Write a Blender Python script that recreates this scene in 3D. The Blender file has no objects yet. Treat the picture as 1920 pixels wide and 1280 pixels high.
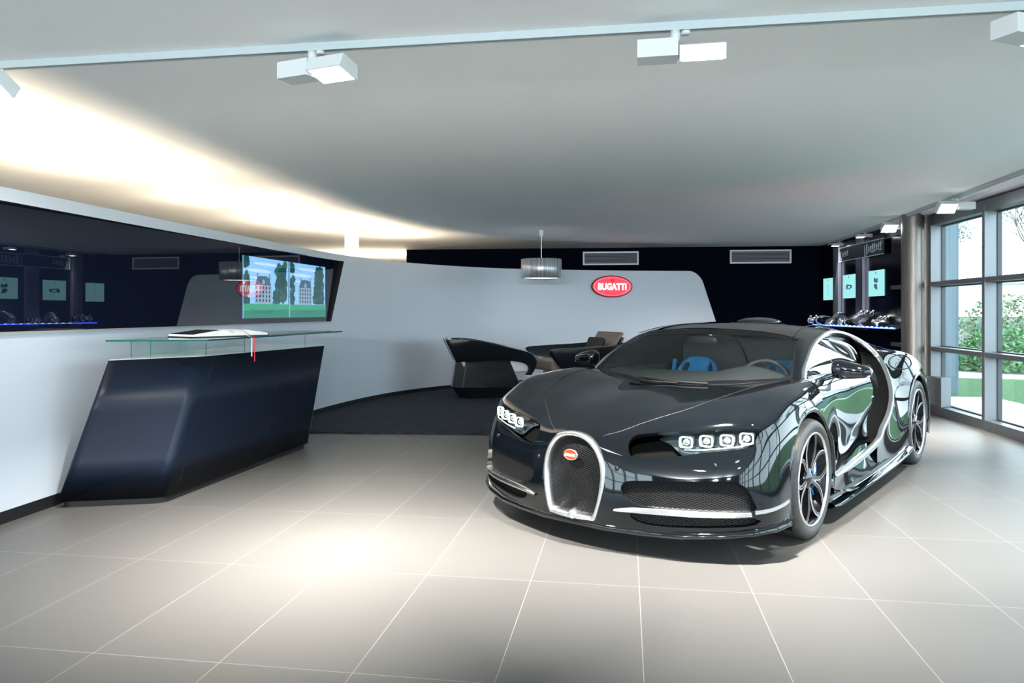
import bpy, bmesh, math, random
import numpy as np
from mathutils import Vector, Matrix
from mathutils.geometry import delaunay_2d_cdt
random.seed(7)
R = math.radians
COL = bpy.context.scene.collection
SC = bpy.context.scene

# ------------------------------------------------------------------ objects
def link(o, parent=None):
    COL.objects.link(o)
    if parent is not None:
        o.parent = parent
    return o

def tag(o, label=None, cat=None, group=None, kind=None):
    if label: o['label'] = label
    if cat: o['category'] = cat
    if group: o['group'] = group
    if kind: o['kind'] = kind
    return o

def empty(name, loc=(0, 0, 0), rz=0.0, label=None, cat=None, group=None):
    o = bpy.data.objects.new(name, None)
    o.empty_display_size = .1
    o.location = loc
    o.rotation_euler = (0, 0, rz)
    link(o)
    return tag(o, label, cat, group)

def copy_tree(o, parent=None):
    c = o.copy()
    COL.objects.link(c)
    if parent is not None:
        c.parent = parent
    for ch in list(o.children):
        copy_tree(ch, c)
    return c

class MB:
    """collects boxes, tubes, lathes and sheets into ONE mesh"""
    def __init__(s):
        s.v = []; s.f = []; s.m = []; s.mi = 0; s.sm = []; s.smooth = False
    def add(s, vs, fs, smooth=None):
        b = len(s.v)
        s.v += [tuple(float(c) for c in p) for p in vs]
        for f in fs:
            s.f.append(tuple(i + b for i in f)); s.m.append(s.mi)
            s.sm.append(s.smooth if smooth is None else smooth)
        return s
    def box(s, c, d, rz=0.0, rx=0.0, ry=0.0):
        M = Matrix.Translation(c) @ Matrix.Rotation(rz, 4, 'Z') @ Matrix.Rotation(ry, 4, 'Y') @ Matrix.Rotation(rx, 4, 'X')
        vs = [M @ Vector((x*d[0]/2, y*d[1]/2, z*d[2]/2)) for x in (-1, 1) for y in (-1, 1) for z in (-1, 1)]
        return s.add(vs, [(0, 1, 3, 2), (4, 6, 7, 5), (0, 4, 5, 1), (2, 3, 7, 6), (0, 2, 6, 4), (1, 5, 7, 3)], False)
    def hexa(s, bot, top):
        n = len(bot)
        return s.add(list(bot) + list(top), [tuple(range(n))[::-1], tuple(range(n, 2*n))] +
                     [(i, (i+1) % n, n+(i+1) % n, n+i) for i in range(n)], False)
    def prism(s, poly, z0, z1):
        return s.hexa([(x, y, z0) for x, y in poly], [(x, y, z1) for x, y in poly])
    def tube(s, pts, r, n=8, closed=False, caps=True, flat=None):
        pts = [Vector(p) for p in pts]; N = len(pts)
        rr = r if hasattr(r, '__len__') else [r]*N
        up = Vector((0, 0, 1)); rings = []
        prev = None
        for i, p in enumerate(pts):
            if closed: t = pts[(i+1) % N] - pts[i-1]
            else: t = pts[min(i+1, N-1)] - pts[max(i-1, 0)]
            t.normalize()
            if prev is None:
                a = up if abs(t.z) < .9 else Vector((1, 0, 0))
                u = t.cross(a).normalized()
            else:
                u = (prev - t*prev.dot(t)).normalized()
            prev = u; w = t.cross(u)
            k = flat if flat else 1.0
            rings.append([p + (u*math.cos(2*math.pi*j/n)+w*math.sin(2*math.pi*j/n)*k)*rr[i] for j in range(n)])
        vs = [q for g in rings for q in g]; fs = []
        for i in range(N if closed else N-1):
            a = i*n; b = ((i+1) % N)*n
            for j in range(n):
                fs.append((a+j, a+(j+1) % n, b+(j+1) % n, b+j))
        if caps and not closed:
            fs.append(tuple(range(n))[::-1]); fs.append(tuple(range((N-1)*n, N*n)))
        return s.add(vs, fs, True)
    def lathe(s, prof, c=(0, 0, 0), n=32, axis='Z', smooth=True, arc=None):
        vs = []; fs = []
        c = Vector(c); m = len(prof)
        for i in range(n):
            a = 2*math.pi*i/n
            for r, h in prof:
                if axis == 'Z': p = Vector((r*math.cos(a), r*math.sin(a), h))
                elif axis == 'Y': p = Vector((r*math.cos(a), h, r*math.sin(a)))
                else: p = Vector((h, r*math.cos(a), r*math.sin(a)))
                vs.append(c+p)
        for i in range(n):
            j = (i+1) % n
            for k in range(m-1):
                fs.append((i*m+k, j*m+k, j*m+k+1, i*m+k+1))
        return s.add(vs, fs, smooth)
    def grid(s, P, smooth=True, closed_u=False):
        r = len(P); c = len(P[0]); vs = [p for row in P for p in row]; fs = []
        for i in range(r-1):
            for j in range(c if closed_u else c-1):
                fs.append((i*c+j, i*c+(j+1) % c, (i+1)*c+(j+1) % c, (i+1)*c+j))
        return s.add(vs, fs, smooth)
    def poly(s, pts):
        return s.add(pts, [tuple(range(len(pts)))], False)
    def ellipsoid(s, c, r, n=16, m=10, p=1.0):
        c = Vector(c)
        def sp(v, e): return math.copysign(abs(v)**e, v)
        P = []
        for i in range(m+1):
            th = math.pi*i/m-math.pi/2
            row = []
            for j in range(n):
                a = 2*math.pi*j/n
                row.append(c+Vector((r[0]*sp(math.cos(th), p)*sp(math.cos(a), p), r[1]*sp(math.cos(th), p)*sp(math.sin(a), p), r[2]*sp(math.sin(th), p))))
            P.append(row)
        return s.grid(P, True, True)
    def build(s, name, mats, parent=None, bevel=0.0, sub=0, solid=0.0, recalc=True, seg=2):
        me = bpy.data.meshes.new(name)
        me.from_pydata(s.v, [], s.f)
        if not isinstance(mats, (list, tuple)): mats = [mats]
        for m in mats: me.materials.append(m)
        me.polygons.foreach_set('material_index', s.m)
        me.polygons.foreach_set('use_smooth', s.sm)
        if recalc:
            bm = bmesh.new(); bm.from_mesh(me)
            bmesh.ops.remove_doubles(bm, verts=bm.verts, dist=1e-5)
            bmesh.ops.recalc_face_normals(bm, faces=bm.faces)
            bm.to_mesh(me); bm.free()
        me.update()
        o = bpy.data.objects.new(name, me)
        link(o, parent)
        if solid:
            md = o.modifiers.new('s', 'SOLIDIFY'); md.thickness = abs(solid); md.offset = -1 if solid > 0 else 1
        if bevel:
            md = o.modifiers.new('b', 'BEVEL'); md.width = bevel; md.segments = seg; md.limit_method = 'ANGLE'; md.angle_limit = R(35)
        if sub:
            md = o.modifiers.new('u', 'SUBSURF'); md.levels = sub; md.render_levels = sub
        return o

def box(name, c, d, mat, parent=None, rz=0.0, bevel=0.0, rx=0, ry=0):
    return MB().box(c, d, rz, rx, ry).build(name, mat, parent, bevel)

def text_mesh(name, body, size, mat, parent, M, bold=0.0, depth=0.002, mirror=False, sx=1.0):
    cu = bpy.data.curves.new(name, 'FONT')
    cu.body = body; cu.size = size; cu.align_x = 'CENTER'; cu.align_y = 'CENTER'
    cu.offset = bold; cu.extrude = depth; cu.resolution_u = 3
    t = bpy.data.objects.new(name, cu); COL.objects.link(t)
    dg = bpy.context.evaluated_depsgraph_get()
    me = bpy.data.meshes.new_from_object(t.evaluated_get(dg))
    bpy.data.objects.remove(t)
    S = Matrix.Diagonal((-sx if mirror else sx, 1, 1, 1))
    me.transform(M @ S)
    if mirror: me.flip_normals()
    me.materials.clear(); me.materials.append(mat)
    o = bpy.data.objects.new(name, me)
    return link(o, parent)

# ---------------------------------------------------------------- materials
MT = {}
def mat(name, col=(.8, .8, .8), rough=.5, metal=0.0, spec=.5, emit=None, es=0.0, coat=0.0, sheen=0.0, ior=None):
    m = bpy.data.materials.new(name); m.use_nodes = True
    b = m.node_tree.nodes['Principled BSDF']
    b.inputs['Base Color'].default_value = (*col, 1)
    b.inputs['Roughness'].default_value = rough
    b.inputs['Metallic'].default_value = metal
    b.inputs['Specular IOR Level'].default_value = spec
    if ior: b.inputs['IOR'].default_value = ior
    if coat:
        b.inputs['Coat Weight'].default_value = coat; b.inputs['Coat Roughness'].default_value = .02
    if emit is not None:
        b.inputs['Emission Color'].default_value = (*emit, 1); b.inputs['Emission Strength'].default_value = es
    MT[name] = m
    return m

def nd(m, t, **kw):
    n = m.node_tree.nodes.new(t)
    for k, v in kw.items():
        if k.startswith('i_'):
            key = k[2:]
            key = int(key) if key.isdigit() else key.replace('_', ' ')
            n.inputs[key].default_value = v
        else: setattr(n, k, v)
    return n
def lk(m, a, b): m.node_tree.links.new(a, b)
def bsdf(m): return m.node_tree.nodes['Principled BSDF']

def noise_vary(m, c1, c2, scale=5.0, stretch=(1, 1, 1), detail=4, bump=0.0, rough=None, coord='Object'):
    tc = nd(m, 'ShaderNodeTexCoord'); mp = nd(m, 'ShaderNodeMapping')
    mp.inputs['Scale'].default_value = stretch
    n = nd(m, 'ShaderNodeTexNoise', i_Scale=scale, i_Detail=detail)
    r = nd(m, 'ShaderNodeValToRGB')
    r.color_ramp.elements[0].position = .3; r.color_ramp.elements[1].position = .7
    r.color_ramp.elements[0].color = (*c1, 1); r.color_ramp.elements[1].color = (*c2, 1)
    lk(m, tc.outputs[coord], mp.inputs[0]); lk(m, mp.outputs[0], n.inputs['Vector'])
    lk(m, n.outputs['Fac'], r.inputs[0]); lk(m, r.outputs[0], bsdf(m).inputs['Base Color'])
    if bump:
        bp = nd(m, 'ShaderNodeBump', i_Strength=bump, i_Distance=.01)
        lk(m, n.outputs['Fac'], bp.inputs['Height']); lk(m, bp.outputs[0], bsdf(m).inputs['Normal'])
    return m

def glass(name, tint=(.9, .97, .95), ior=1.5, rough=0.0, fac=None):
    """thin architectural pane: clear transmission plus fresnel reflection"""
    m = bpy.data.materials.new(name); m.use_nodes = True
    nt = m.node_tree; nt.nodes.clear()
    out = nt.nodes.new('ShaderNodeOutputMaterial')
    tr = nt.nodes.new('ShaderNodeBsdfTransparent'); tr.inputs[0].default_value = (*tint, 1)
    gl = nt.nodes.new('ShaderNodeBsdfGlossy'); gl.inputs['Roughness'].default_value = rough
    # two-sided Schlick reflectance (a sheet has no inside)
    f0 = min(.95, 2*((ior-1)/(ior+1))**2)
    ge = nt.nodes.new('ShaderNodeNewGeometry'); dt = nt.nodes.new('ShaderNodeVectorMath'); dt.operation = 'DOT_PRODUCT'
    nt.links.new(ge.outputs['Normal'], dt.inputs[0]); nt.links.new(ge.outputs['Incoming'], dt.inputs[1])
    def mt(op, a, b=None):
        n = nt.nodes.new('ShaderNodeMath'); n.operation = op
        for i, x in enumerate((a, b)):
            if x is None: continue
            if isinstance(x, (int, float)): n.inputs[i].default_value = x
            else: nt.links.new(x, n.inputs[i])
        return n.outputs[0]
    pw = mt('POWER', mt('SUBTRACT', 1.0, mt('ABSOLUTE', dt.outputs['Value'])), 4.6)
    fac_ = mt('ADD', mt('MULTIPLY', pw, 1-f0), f0)
    mx = nt.nodes.new('ShaderNodeMixShader')
    nt.links.new(fac_, mx.inputs[0]); nt.links.new(tr.outputs[0], mx.inputs[1])
    nt.links.new(gl.outputs[0], mx.inputs[2]); nt.links.new(mx.outputs[0], out.inputs[0])
    MT[name] = m
    return m

def emis(name, col, s):
    m = bpy.data.materials.new(name); m.use_nodes = True
    nt = m.node_tree; nt.nodes.clear()
    out = nt.nodes.new('ShaderNodeOutputMaterial'); e = nt.nodes.new('ShaderNodeEmission')
    e.inputs[0].default_value = (*col, 1); e.inputs[1].default_value = s
    nt.links.new(e.outputs[0], out.inputs[0]); MT[name] = m
    return m

paint = mat('black_paint', (.0018, .0028, .0042), .05, 0, .28, coat=.75)
paint_matte = mat('black_satin', (.004, .004, .005), .3)
blackm = mat('matte_black', (.004, .004, .005), .6)
void = mat('cavity_black', (.002, .002, .002), .9, spec=.1)
silver = mat('satin_aluminium', (.78, .79, .80), .24, 1.0)
chrome = mat('polished_chrome', (.82, .83, .85), .06, 1.0)
rubber = mat('tyre_rubber', (.022, .022, .023), .5)
noise_vary(rubber, (.018, .018, .019), (.03, .03, .031), 30, bump=.02)
carglass = glass('car_glass', (.88, .94, .94), 1.5)
sideglass = glass('side_glass', (.68, .76, .78), 1.75)
clearglass = glass('clear_glass', (.86, .96, .93), 1.45)
winglass = glass('window_glass', (.93, .98, .98), 1.45)
glassedge = mat('green_glass_edge', (.01, .09, .08), .1, 0, .6)
bluecal = mat('blue_caliper', (.01, .16, .50), .25, coat=.5)
blueleather = mat('blue_leather', (.006, .22, .50), .5)
darkleather = mat('dark_leather', (.03, .034, .035), .5)
noise_vary(darkleather, (.026, .030, .031), (.038, .042, .043), 60, bump=.1)
ledw = emis('led_white', (.86, 1.0, .98), 3.2)
redenamel = mat('red_enamel', (.75, .05, .015), .25, emit=(.8, .05, .01), es=.12)
whiteenamel = mat('white_enamel', (.85, .85, .85), .4)
# ------------------------------------------------- smooth surface patches
def nat_spline_W(k, t):
    """weights of the natural cubic spline through knots k, at t -> (value, derivative)"""
    n = len(k); h = np.diff(k); I = np.eye(n)
    A = np.zeros((n, n)); B = np.zeros((n, n)); A[0, 0] = A[-1, -1] = 1
    for i in range(1, n-1):
        A[i, i-1] = h[i-1]; A[i, i] = 2*(h[i-1]+h[i]); A[i, i+1] = h[i]
        B[i] = 6*((I[i+1]-I[i])/h[i]-(I[i]-I[i-1])/h[i-1])
    M = np.linalg.solve(A, B)
    t = np.atleast_1d(t); i = np.clip(np.searchsorted(k, t)-1, 0, n-2)
    hi = h[i][:, None]; a = ((k[i+1]-t)[:, None]); b = ((t-k[i])[:, None])
    W = (M[i]*a**3+M[i+1]*b**3)/(6*hi)+(I[i]/hi-M[i]*hi/6)*a+(I[i+1]/hi-M[i+1]*hi/6)*b
    Dv = (-M[i]*3*a**2+M[i+1]*3*b**2)/(6*hi)-(I[i]/hi-M[i]*hi/6)+(I[i+1]/hi-M[i+1]*hi/6)
    return W, Dv

class Patch:
    """net rows of (rear, left, up) car coordinates; symmetric=True mirrors the columns about y=0"""
    def __init__(s, net, symmetric=False, centre=(1.4, 0, .5)):
        P = np.array(net, float)
        if symmetric:
            Q = P[:, :0:-1].copy(); Q[..., 1] *= -1
            P = np.concatenate([Q, P], 1)
        s.P = P
        du = np.linalg.norm(np.diff(P, axis=1), axis=2).mean(0); s.ku = np.concatenate([[0], np.cumsum(np.maximum(du, 1e-3))])
        dv = np.linalg.norm(np.diff(P, axis=0), axis=2).mean(1); s.kv = np.concatenate([[0], np.cumsum(np.maximum(dv, 1e-3))])
        s.U = s.ku[-1]; s.V = s.kv[-1]; s.c = np.array(centre)
        g = np.stack(np.meshgrid(np.linspace(0, s.U, 161), np.linspace(0, s.V, 121)), -1).reshape(-1, 2)
        s.g = g; s.gp = s.ev(g)[0]
    def ev(s, uv):
        uv = np.asarray(uv, float)
        Wu, Du = nat_spline_W(s.ku, uv[:, 0]); Wv, Dv = nat_spline_W(s.kv, uv[:, 1])
        T = np.einsum('ni,ijk->njk', Wv, s.P)
        p = np.einsum('njk,nj->nk', T, Wu); pu = np.einsum('njk,nj->nk', T, Du)
        pv = np.einsum('njk,nj->nk', np.einsum('ni,ijk->njk', Dv, s.P), Wu)
        n = np.cross(pu, pv); n /= np.maximum(np.linalg.norm(n, axis=1, keepdims=True), 1e-9)
        return p, pu, pv, n
    def inv(s, pts, w=(1, 1, 1), it=8):
        pts = np.asarray(pts, float); w = np.array(w, float)
        res = []
        for q in pts:
            d = (((s.gp-q)*w)**2).sum(1); uv = s.g[d.argmin()].copy()
            for _ in range(it):
                p, pu, pv, n = s.ev(uv[None])
                J = np.stack([pu[0]*w, pv[0]*w], 1)
                st = np.linalg.lstsq(J, (q-p[0])*w, rcond=None)[0]
                m = np.linalg.norm(st)
                if m > .03: st *= .03/m
                uv = np.clip(uv+st, [0, 0], [s.U, s.V])
            res.append(uv)
        return np.array(res)
    def curve(s, pts, w=(1, 1, 1), closed=True, step=.018):
        pts = [np.array(p, float) for p in pts]; out = []
        m = len(pts) if closed else len(pts)-1
        for i in range(m):
            a = pts[i]; b = pts[(i+1) % len(pts)]
            k = max(1, int(math.ceil(np.linalg.norm((b-a)*np.array(w))/step)))
            for j in range(k): out.append(a+(b-a)*j/k)
        if not closed: out.append(pts[-1])
        return s.inv(out, w)

def smooth_closed(pts, n=6, tight=None):
    """Catmull-Rom rounding of a closed outline"""
    P = [np.array(p, float) for p in pts]; N = len(P); out = []
    for i in range(N):
        a, b, c, d = P[i-1], P[i], P[(i+1) % N], P[(i+2) % N]
        for j in range(n):
            t = j/n
            out.append(.5*((2*b)+(-a+c)*t+(2*a-5*b+4*c-d)*t*t+(-a+3*b-3*c+d)*t**3))
    return out
def smooth_open(pts, n=6):
    P = [np.array(p, float) for p in pts]; P = [2*P[0]-P[1]]+P+[2*P[-1]-P[-2]]; out = []
    for i in range(1, len(P)-2):
        a, b, c, d = P[i-1], P[i], P[i+1], P[i+2]
        for j in range(n):
            t = j/n
            out.append(.5*((2*b)+(-a+c)*t+(2*a-5*b+4*c-d)*t*t+(-a+3*b-3*c+d)*t**3))
    out.append(P[-2])
    return out

def inpoly(q, poly):
    x, y = q[:, 0], q[:, 1]; c = np.zeros(len(q), bool); n = len(poly); j = n-1
    for i in range(n):
        xi, yi = poly[i]; xj, yj = poly[j]
        if yi != yj:
            c ^= ((yi > y) != (yj > y)) & (x < (xj-xi)*(y-yi)/(yj-yi)+xi)
        j = i
    return c

def car(p):            # (rear, left, up) -> local (forward, left, up)
    return (-float(p[0]), float(p[1]), float(p[2]))

def orient(s_n, p, c):
    return np.sign(((p-c)*s_n).sum(1).mean())

def make_patch(patch, regions, nu, nv, offs=None, mirror=False, rim=.03, keep_rest=True):
    """regions: list of (uv polygon, key). Triangulates the patch with the outlines as edges.
    returns {key: (verts, normals, tris)}; key None = hole (gets a rim on the rest)."""
    us = np.linspace(0, patch.U, nu); vs = np.linspace(0, patch.V, nv)
    pts = [(u, v) for v in vs for u in us]
    E = []
    # outer boundary edges
    for i in range(nu-1):
        E.append((i, i+1)); E.append(((nv-1)*nu+i, (nv-1)*nu+i+1))
    for j in range(nv-1):
        E.append((j*nu, (j+1)*nu)); E.append((j*nu+nu-1, (j+1)*nu+nu-1))
    arr = np.array(pts); keep = np.ones(len(pts), bool)
    P2 = list(pts)
    loops = []
    for poly, key in regions:
        b = len(P2); n = len(poly)
        for q in poly: P2.append((float(q[0]), float(q[1])))
        E += [(b+i, b+(i+1) % n) for i in range(n)]
        loops.append(poly)
    ov, oe, of, *_ = delaunay_2d_cdt([Vector(p) for p in P2], E, [], 0, 1e-6)
    uv = np.array([(v[0], v[1]) for v in ov])
    F = np.array([f for f in of if len(f) == 3])
    cen = uv[F].mean(1)
    lab = np.zeros(len(F), int)
    for i, (poly, key) in enumerate(regions):
        lab[inpoly(cen, poly)] = i+1
    p, pu, pv, n = patch.ev(uv)
    if orient(n, p, patch.c) < 0: n = -n
    # consistent winding in (rear,left,up) is mirrored by car(), handle after
    out = {}
    keys = ['rest']+[k for _, k in regions]
    merged = {}
    for i, k in enumerate(keys):
        if k is None: continue
        merged.setdefault(k, []).extend(F[lab == i].tolist())
    holes = [i+1 for i, (_, k) in enumerate(regions) if k is None]
    rims = {}
    if holes:
        hl = np.isin(lab, holes)
        ed = {}
        for fi, f in enumerate(F):
            for a, b in ((f[0], f[1]), (f[1], f[2]), (f[2], f[0])):
                ed.setdefault((min(a, b), max(a, b)), []).append(fi)
        for (a, b), fl in ed.items():
            if len(fl) == 2 and hl[fl[0]] != hl[fl[1]]:
                keepf = fl[0] if hl[fl[1]] else fl[1]
                k = keys[lab[keepf]]
                rims.setdefault(k, []).append((a, b))
    for k, T in merged.items():
        out[k] = (p, n, np.array(T).reshape(-1, 3), rims.get(k, []), rim)
    return out

def patch_object(name, data, mats, parent, sides=(1,), offset=0.0):
    vs = []; ns = []; fs = []; mi = []
    for sd in sides:
        p, n, T, rims, rim = data
        used = np.unique(np.concatenate([T.ravel(), np.array(rims).ravel().astype(int)])) if len(rims) else np.unique(T)
        mp = {int(o): i for i, o in enumerate(used)}
        b = len(vs)
        q = (p[used]+n[used]*offset)*np.array([-1, sd, 1]); m = n[used]*np.array([-1, sd, 1])
        vs += q.tolist(); ns += m.tolist()
        for t in T:
            a = [mp[int(x)] for x in t]
            fn = np.cross(q[a[1]]-q[a[0]], q[a[2]]-q[a[0]])
            if fn @ (m[a[0]]+m[a[1]]+m[a[2]]) < 0: a = a[::-1]
            fs.append(tuple(b+x for x in a)); mi.append(0)
        for (x, y) in rims:
            a0 = p[x]*np.array([-1, sd, 1]); a1 = p[y]*np.array([-1, sd, 1])
            b0 = (p[x]-n[x]*rim)*np.array([-1, sd, 1]); b1 = (p[y]-n[y]*rim)*np.array([-1, sd, 1])
            fn = np.cross(a1-a0, b0-a0); fn /= max(np.linalg.norm(fn), 1e-9)
            c = len(vs); vs += [a0.tolist(), a1.tolist(), b1.tolist(), b0.tolist()]; ns += [fn.tolist()]*4
            fs.append((c, c+1, c+2, c+3)); mi.append(1)
    me = bpy.data.meshes.new(name); me.from_pydata(vs, [], fs)
    if not isinstance(mats, (list, tuple)): mats = [mats]
    for m in mats: me.materials.append(m)
    if any(mi): me.materials.append(paint_matte); me.polygons.foreach_set('material_index', mi)
    me.polygons.foreach_set('use_smooth', [True]*len(me.polygons))
    me.update()
    me.normals_split_custom_set_from_vertices(ns)
    o = bpy.data.objects.new(name, me)
    return link(o, parent)

def surf_tube(patch, pts, w, r, out=0.0, closed=False, side=1, step=.02):
    uv = patch.curve(pts, w, closed, step)
    p, _, _, n = patch.ev(uv)
    if orient(n, p, patch.c) < 0: n = -n
    q = p+n*out
    return [car((a[0], a[1]*side, a[2])) for a in q]
# =============================================================== THE CAR
TH = R(39.75)
CAR = empty('sports_car', (.952, 4.84, 0), math.atan2(-math.cos(TH), -math.sin(TH)),
            'black two-seat hypercar with horseshoe grille parked on the tile floor', 'car')

NF = [
 [(-.970,0,.130),(-.965,.12,.128),(-.950,.24,.125),(-.900,.42,.125),(-.830,.60,.130),(-.735,.78,.145),(-.650,.89,.160),(-.550,.965,.175),(-.405,.990,.185)],
 [(-.985,0,.200),(-.980,.12,.200),(-.962,.24,.200),(-.910,.42,.200),(-.840,.60,.205),(-.750,.78,.215),(-.665,.89,.225),(-.560,.965,.235),(-.388,.994,.245)],
 [(-.988,0,.310),(-.980,.12,.310),(-.958,.24,.310),(-.905,.42,.310),(-.838,.60,.312),(-.752,.78,.316),(-.675,.885,.320),(-.570,.960,.322),(-.382,.996,.325)],
 [(-.980,0,.430),(-.968,.12,.430),(-.942,.24,.430),(-.888,.42,.430),(-.820,.60,.430),(-.740,.78,.430),(-.668,.88,.430),(-.565,.950,.430),(-.372,.992,.430)],
 [(-.970,0,.520),(-.955,.12,.520),(-.922,.24,.520),(-.862,.42,.520),(-.792,.60,.520),(-.712,.78,.520),(-.645,.875,.520),(-.545,.945,.520),(-.338,.988,.520)],
 [(-.960,0,.595),(-.935,.12,.590),(-.893,.24,.590),(-.828,.42,.588),(-.757,.60,.590),(-.680,.77,.595),(-.618,.865,.600),(-.515,.940,.600),(-.288,.985,.595)],
 [(-.925,0,.648),(-.895,.12,.642),(-.848,.25,.636),(-.775,.42,.662),(-.705,.60,.678),(-.636,.76,.690),(-.580,.86,.688),(-.465,.935,.672),(-.225,.982,.652)],
 [(-.800,0,.712),(-.778,.13,.706),(-.732,.27,.698),(-.665,.42,.720),(-.612,.58,.738),(-.562,.73,.752),(-.505,.84,.752),(-.400,.925,.730),(-.155,.978,.692)],
 [(-.550,0,.765),(-.540,.14,.760),(-.510,.30,.756),(-.465,.45,.772),(-.430,.60,.792),(-.400,.73,.812),(-.370,.83,.816),(-.275,.920,.785),(-.070,.975,.719)],
 [(-.250,0,.797),(-.240,.15,.792),(-.220,.32,.790),(-.200,.47,.803),(-.180,.62,.828),(-.170,.74,.850),(-.150,.84,.852),(-.100,.925,.815),(.005,.975,.727)],
 [(-.020,0,.812),(-.020,.16,.808),(-.000,.34,.812),(.020,.50,.828),(.050,.64,.850),(.060,.75,.867),(.070,.84,.866),(.090,.925,.820),(.115,.975,.710)],
 [(.120,0,.818),(.130,.18,.820),(.180,.38,.830),(.250,.53,.842),(.320,.66,.857),(.340,.76,.872),(.340,.84,.868),(.320,.920,.815),(.225,.972,.655)],
]
PF = Patch(NF, symmetric=True)
def both(poly):
    """the same outline on the right-hand side"""
    return [(p[0], -p[1], p[2]) for p in poly]
FV = (.15, 1, 1)      # matched mostly in front view
def yz(l, x=-.85): return [(x, a, b) for a, b in l]

GR = [(0,.625),(.055,.618),(.108,.595),(.155,.548),(.186,.485),(.198,.415),(.194,.345),(.180,.265),(.158,.195),(.142,.166)]
gril_out = GR + [(.060,.157),(0,.154)]
gring = gril_out + [(-a, b) for a, b in gril_out[-2:0:-1]]
HL = [(.305,.600),(.330,.628),(.40,.640),(.47,.652),(.60,.664),(.75,.680),(.86,.687),(.905,.680),(.918,.655),(.912,.622),(.890,.600),(.80,.580),(.68,.562),(.58,.540),(.47,.522),(.36,.515),(.318,.530),(.303,.565)]
IN = [(.330,.300),(.300,.330),(.292,.365),(.320,.392),(.40,.402),(.60,.416),(.78,.424),(.845,.418),(.885,.385),(.905,.330),(.912,.272),(.75,.268),(.55,.268),(.40,.272)]
LO = [(.345,.228),(.45,.232),(.65,.236),(.908,.242),(.915,.205),(.80,.192),(.62,.180),(.48,.176),(.38,.190)]
def outline(l, n=4): return smooth_closed(yz(l), n)
regs = [(PF.curve(yz(gring), FV, step=.02), None)]
for side in (1, -1):
    for l in (HL, IN, LO):
        o = outline(l, 2)
        if side < 0: o = both([tuple(p) for p in o])
        regs.append((PF.curve(o, FV), None))
# bonnet lid outline, in plan
BL = [(-.915,.165),(-.86,.235),(-.77,.315),(-.67,.41),(-.59,.478),(-.50,.53),(-.30,.60),(-.10,.66),(.06,.69),(.20,.70)]
BLs = [tuple(p) for p in smooth_open([(a, b, 0) for a, b in BL], 4)]
TV = (1, 1, .12)
def nearz(x): return .62+.24*min(1, max(0, (x+.92)/1.0))**.5
lid = [(a, b, nearz(a)) for a, b, _ in BLs]+[(.245,.58,.845),(.16,.42,.83),(.10,.25,.82),(.085,0,.816)]
lid_full = lid+[(a, -b, c) for a, b, c in lid[-2::-1]]+[(-.945,-.08,.628),(-.955,0,.634),(-.945,.08,.628)]
regs.append((PF.curve(lid_full, (1, 1, .5), step=.03), 'lid'))
dF = make_patch(PF, regs, 150, 92)
patch_object('front_body_shell', dF['rest'], paint, CAR)
patch_object('bonnet', dF['lid'], paint, CAR)
sm = MB()
sm.tube(surf_tube(PF, lid, (1, 1, .5), .003, out=-.0012), .0032, 6)
sm.tube(surf_tube(PF, lid, (1, 1, .5), .003, out=-.0012, side=-1), .0032, 6)
sm.build('bonnet_shut_line', blackm, CAR, recalc=False)
# soft crease on the bonnet
def surf_pt(patch, q, w=(1, 1, 1), out=0.0):
    uv = patch.inv([q], w); p, _, _, n = patch.ev(uv)
    if orient(patch.ev(patch.g)[3], patch.gp, patch.c) < 0: n = -n
    return p[0]+n[0]*out, n[0]

# ---- underbody, wheel houses, cavities
mb = MB()
mb.prism([car((x, y, 0))[:2] for x, y in ((-.90,-.35),(-.62,-.80),(-.45,-.86),(-.43,-.55),(.43,-.55),(.43,-.93),(2.25,-.93),(2.27,-.5),(3.15,-.5),(3.2,-.85),(3.5,-.7),(3.5,.7),(3.2,.85),(3.15,.5),(2.27,.5),(2.25,.93),(.43,.93),(.43,.55),(-.43,.55),(-.45,.86),(-.62,.80),(-.90,.35))], .13, .17)
mb.build('underbody', void, CAR)
for cx, cz, rr, y0, y1 in ((0, .34, .375, .52, .972), (2.711, .355, .392, .50, .985)):
    for sd in (1, -1):
        mb = MB()
        P = []
        for k in range(25):
            a = R(-38+256*k/24)
            P.append([car((cx-rr*math.cos(a), sd*y, cz+rr*math.sin(a))) for y in (y0, y1)])
        mb.grid(P, True)
        mb.add([car((cx-rr*math.cos(R(a)), sd*y0, cz+rr*math.sin(R(a)))) for a in range(0, 360, 15)], [tuple(range(24))])
        mb.build('wheel_arch_liner', void, CAR)

# ---- horseshoe grille
def nose_x(y, z):
    p, n = surf_pt(PF, (-.95, y, z), FV)
    return p[0]
ring_pts = smooth_open([(0, a, b) for a, b in GR], 5)
half = [(p[1], p[2]) for p in ring_pts]
full = [(-a, b) for a, b in half[::-1][:-1]]+half
tipn = [(.09,.1645),(.045,.162),(.014,.164),(0,.180),(-.014,.164),(-.045,.162),(-.09,.1645)]
def gx(y, z): return -.985+.02*((z-.15)/.48)**2+.55*y*y*.9
fr = MB()
loop = full+tipn
P = []
cy, cz = 0, .39
for (y, z) in loop:
    d = Vector((y-cy, z-cz)); d.normalize()
    x = gx(y, z)
    prof = [(0.006, .045), (.008, .004), (.003, -.008), (-.012, -.010), (-.022, .0), (-.030, .05)]
    P.append([car((x+dx, y+d[0]*o, z+d[1]*o)) for o, dx in prof])
P.append(P[0])
fr.grid(P)
fr.build('grille_frame', silver, CAR)
notch = MB()
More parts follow.
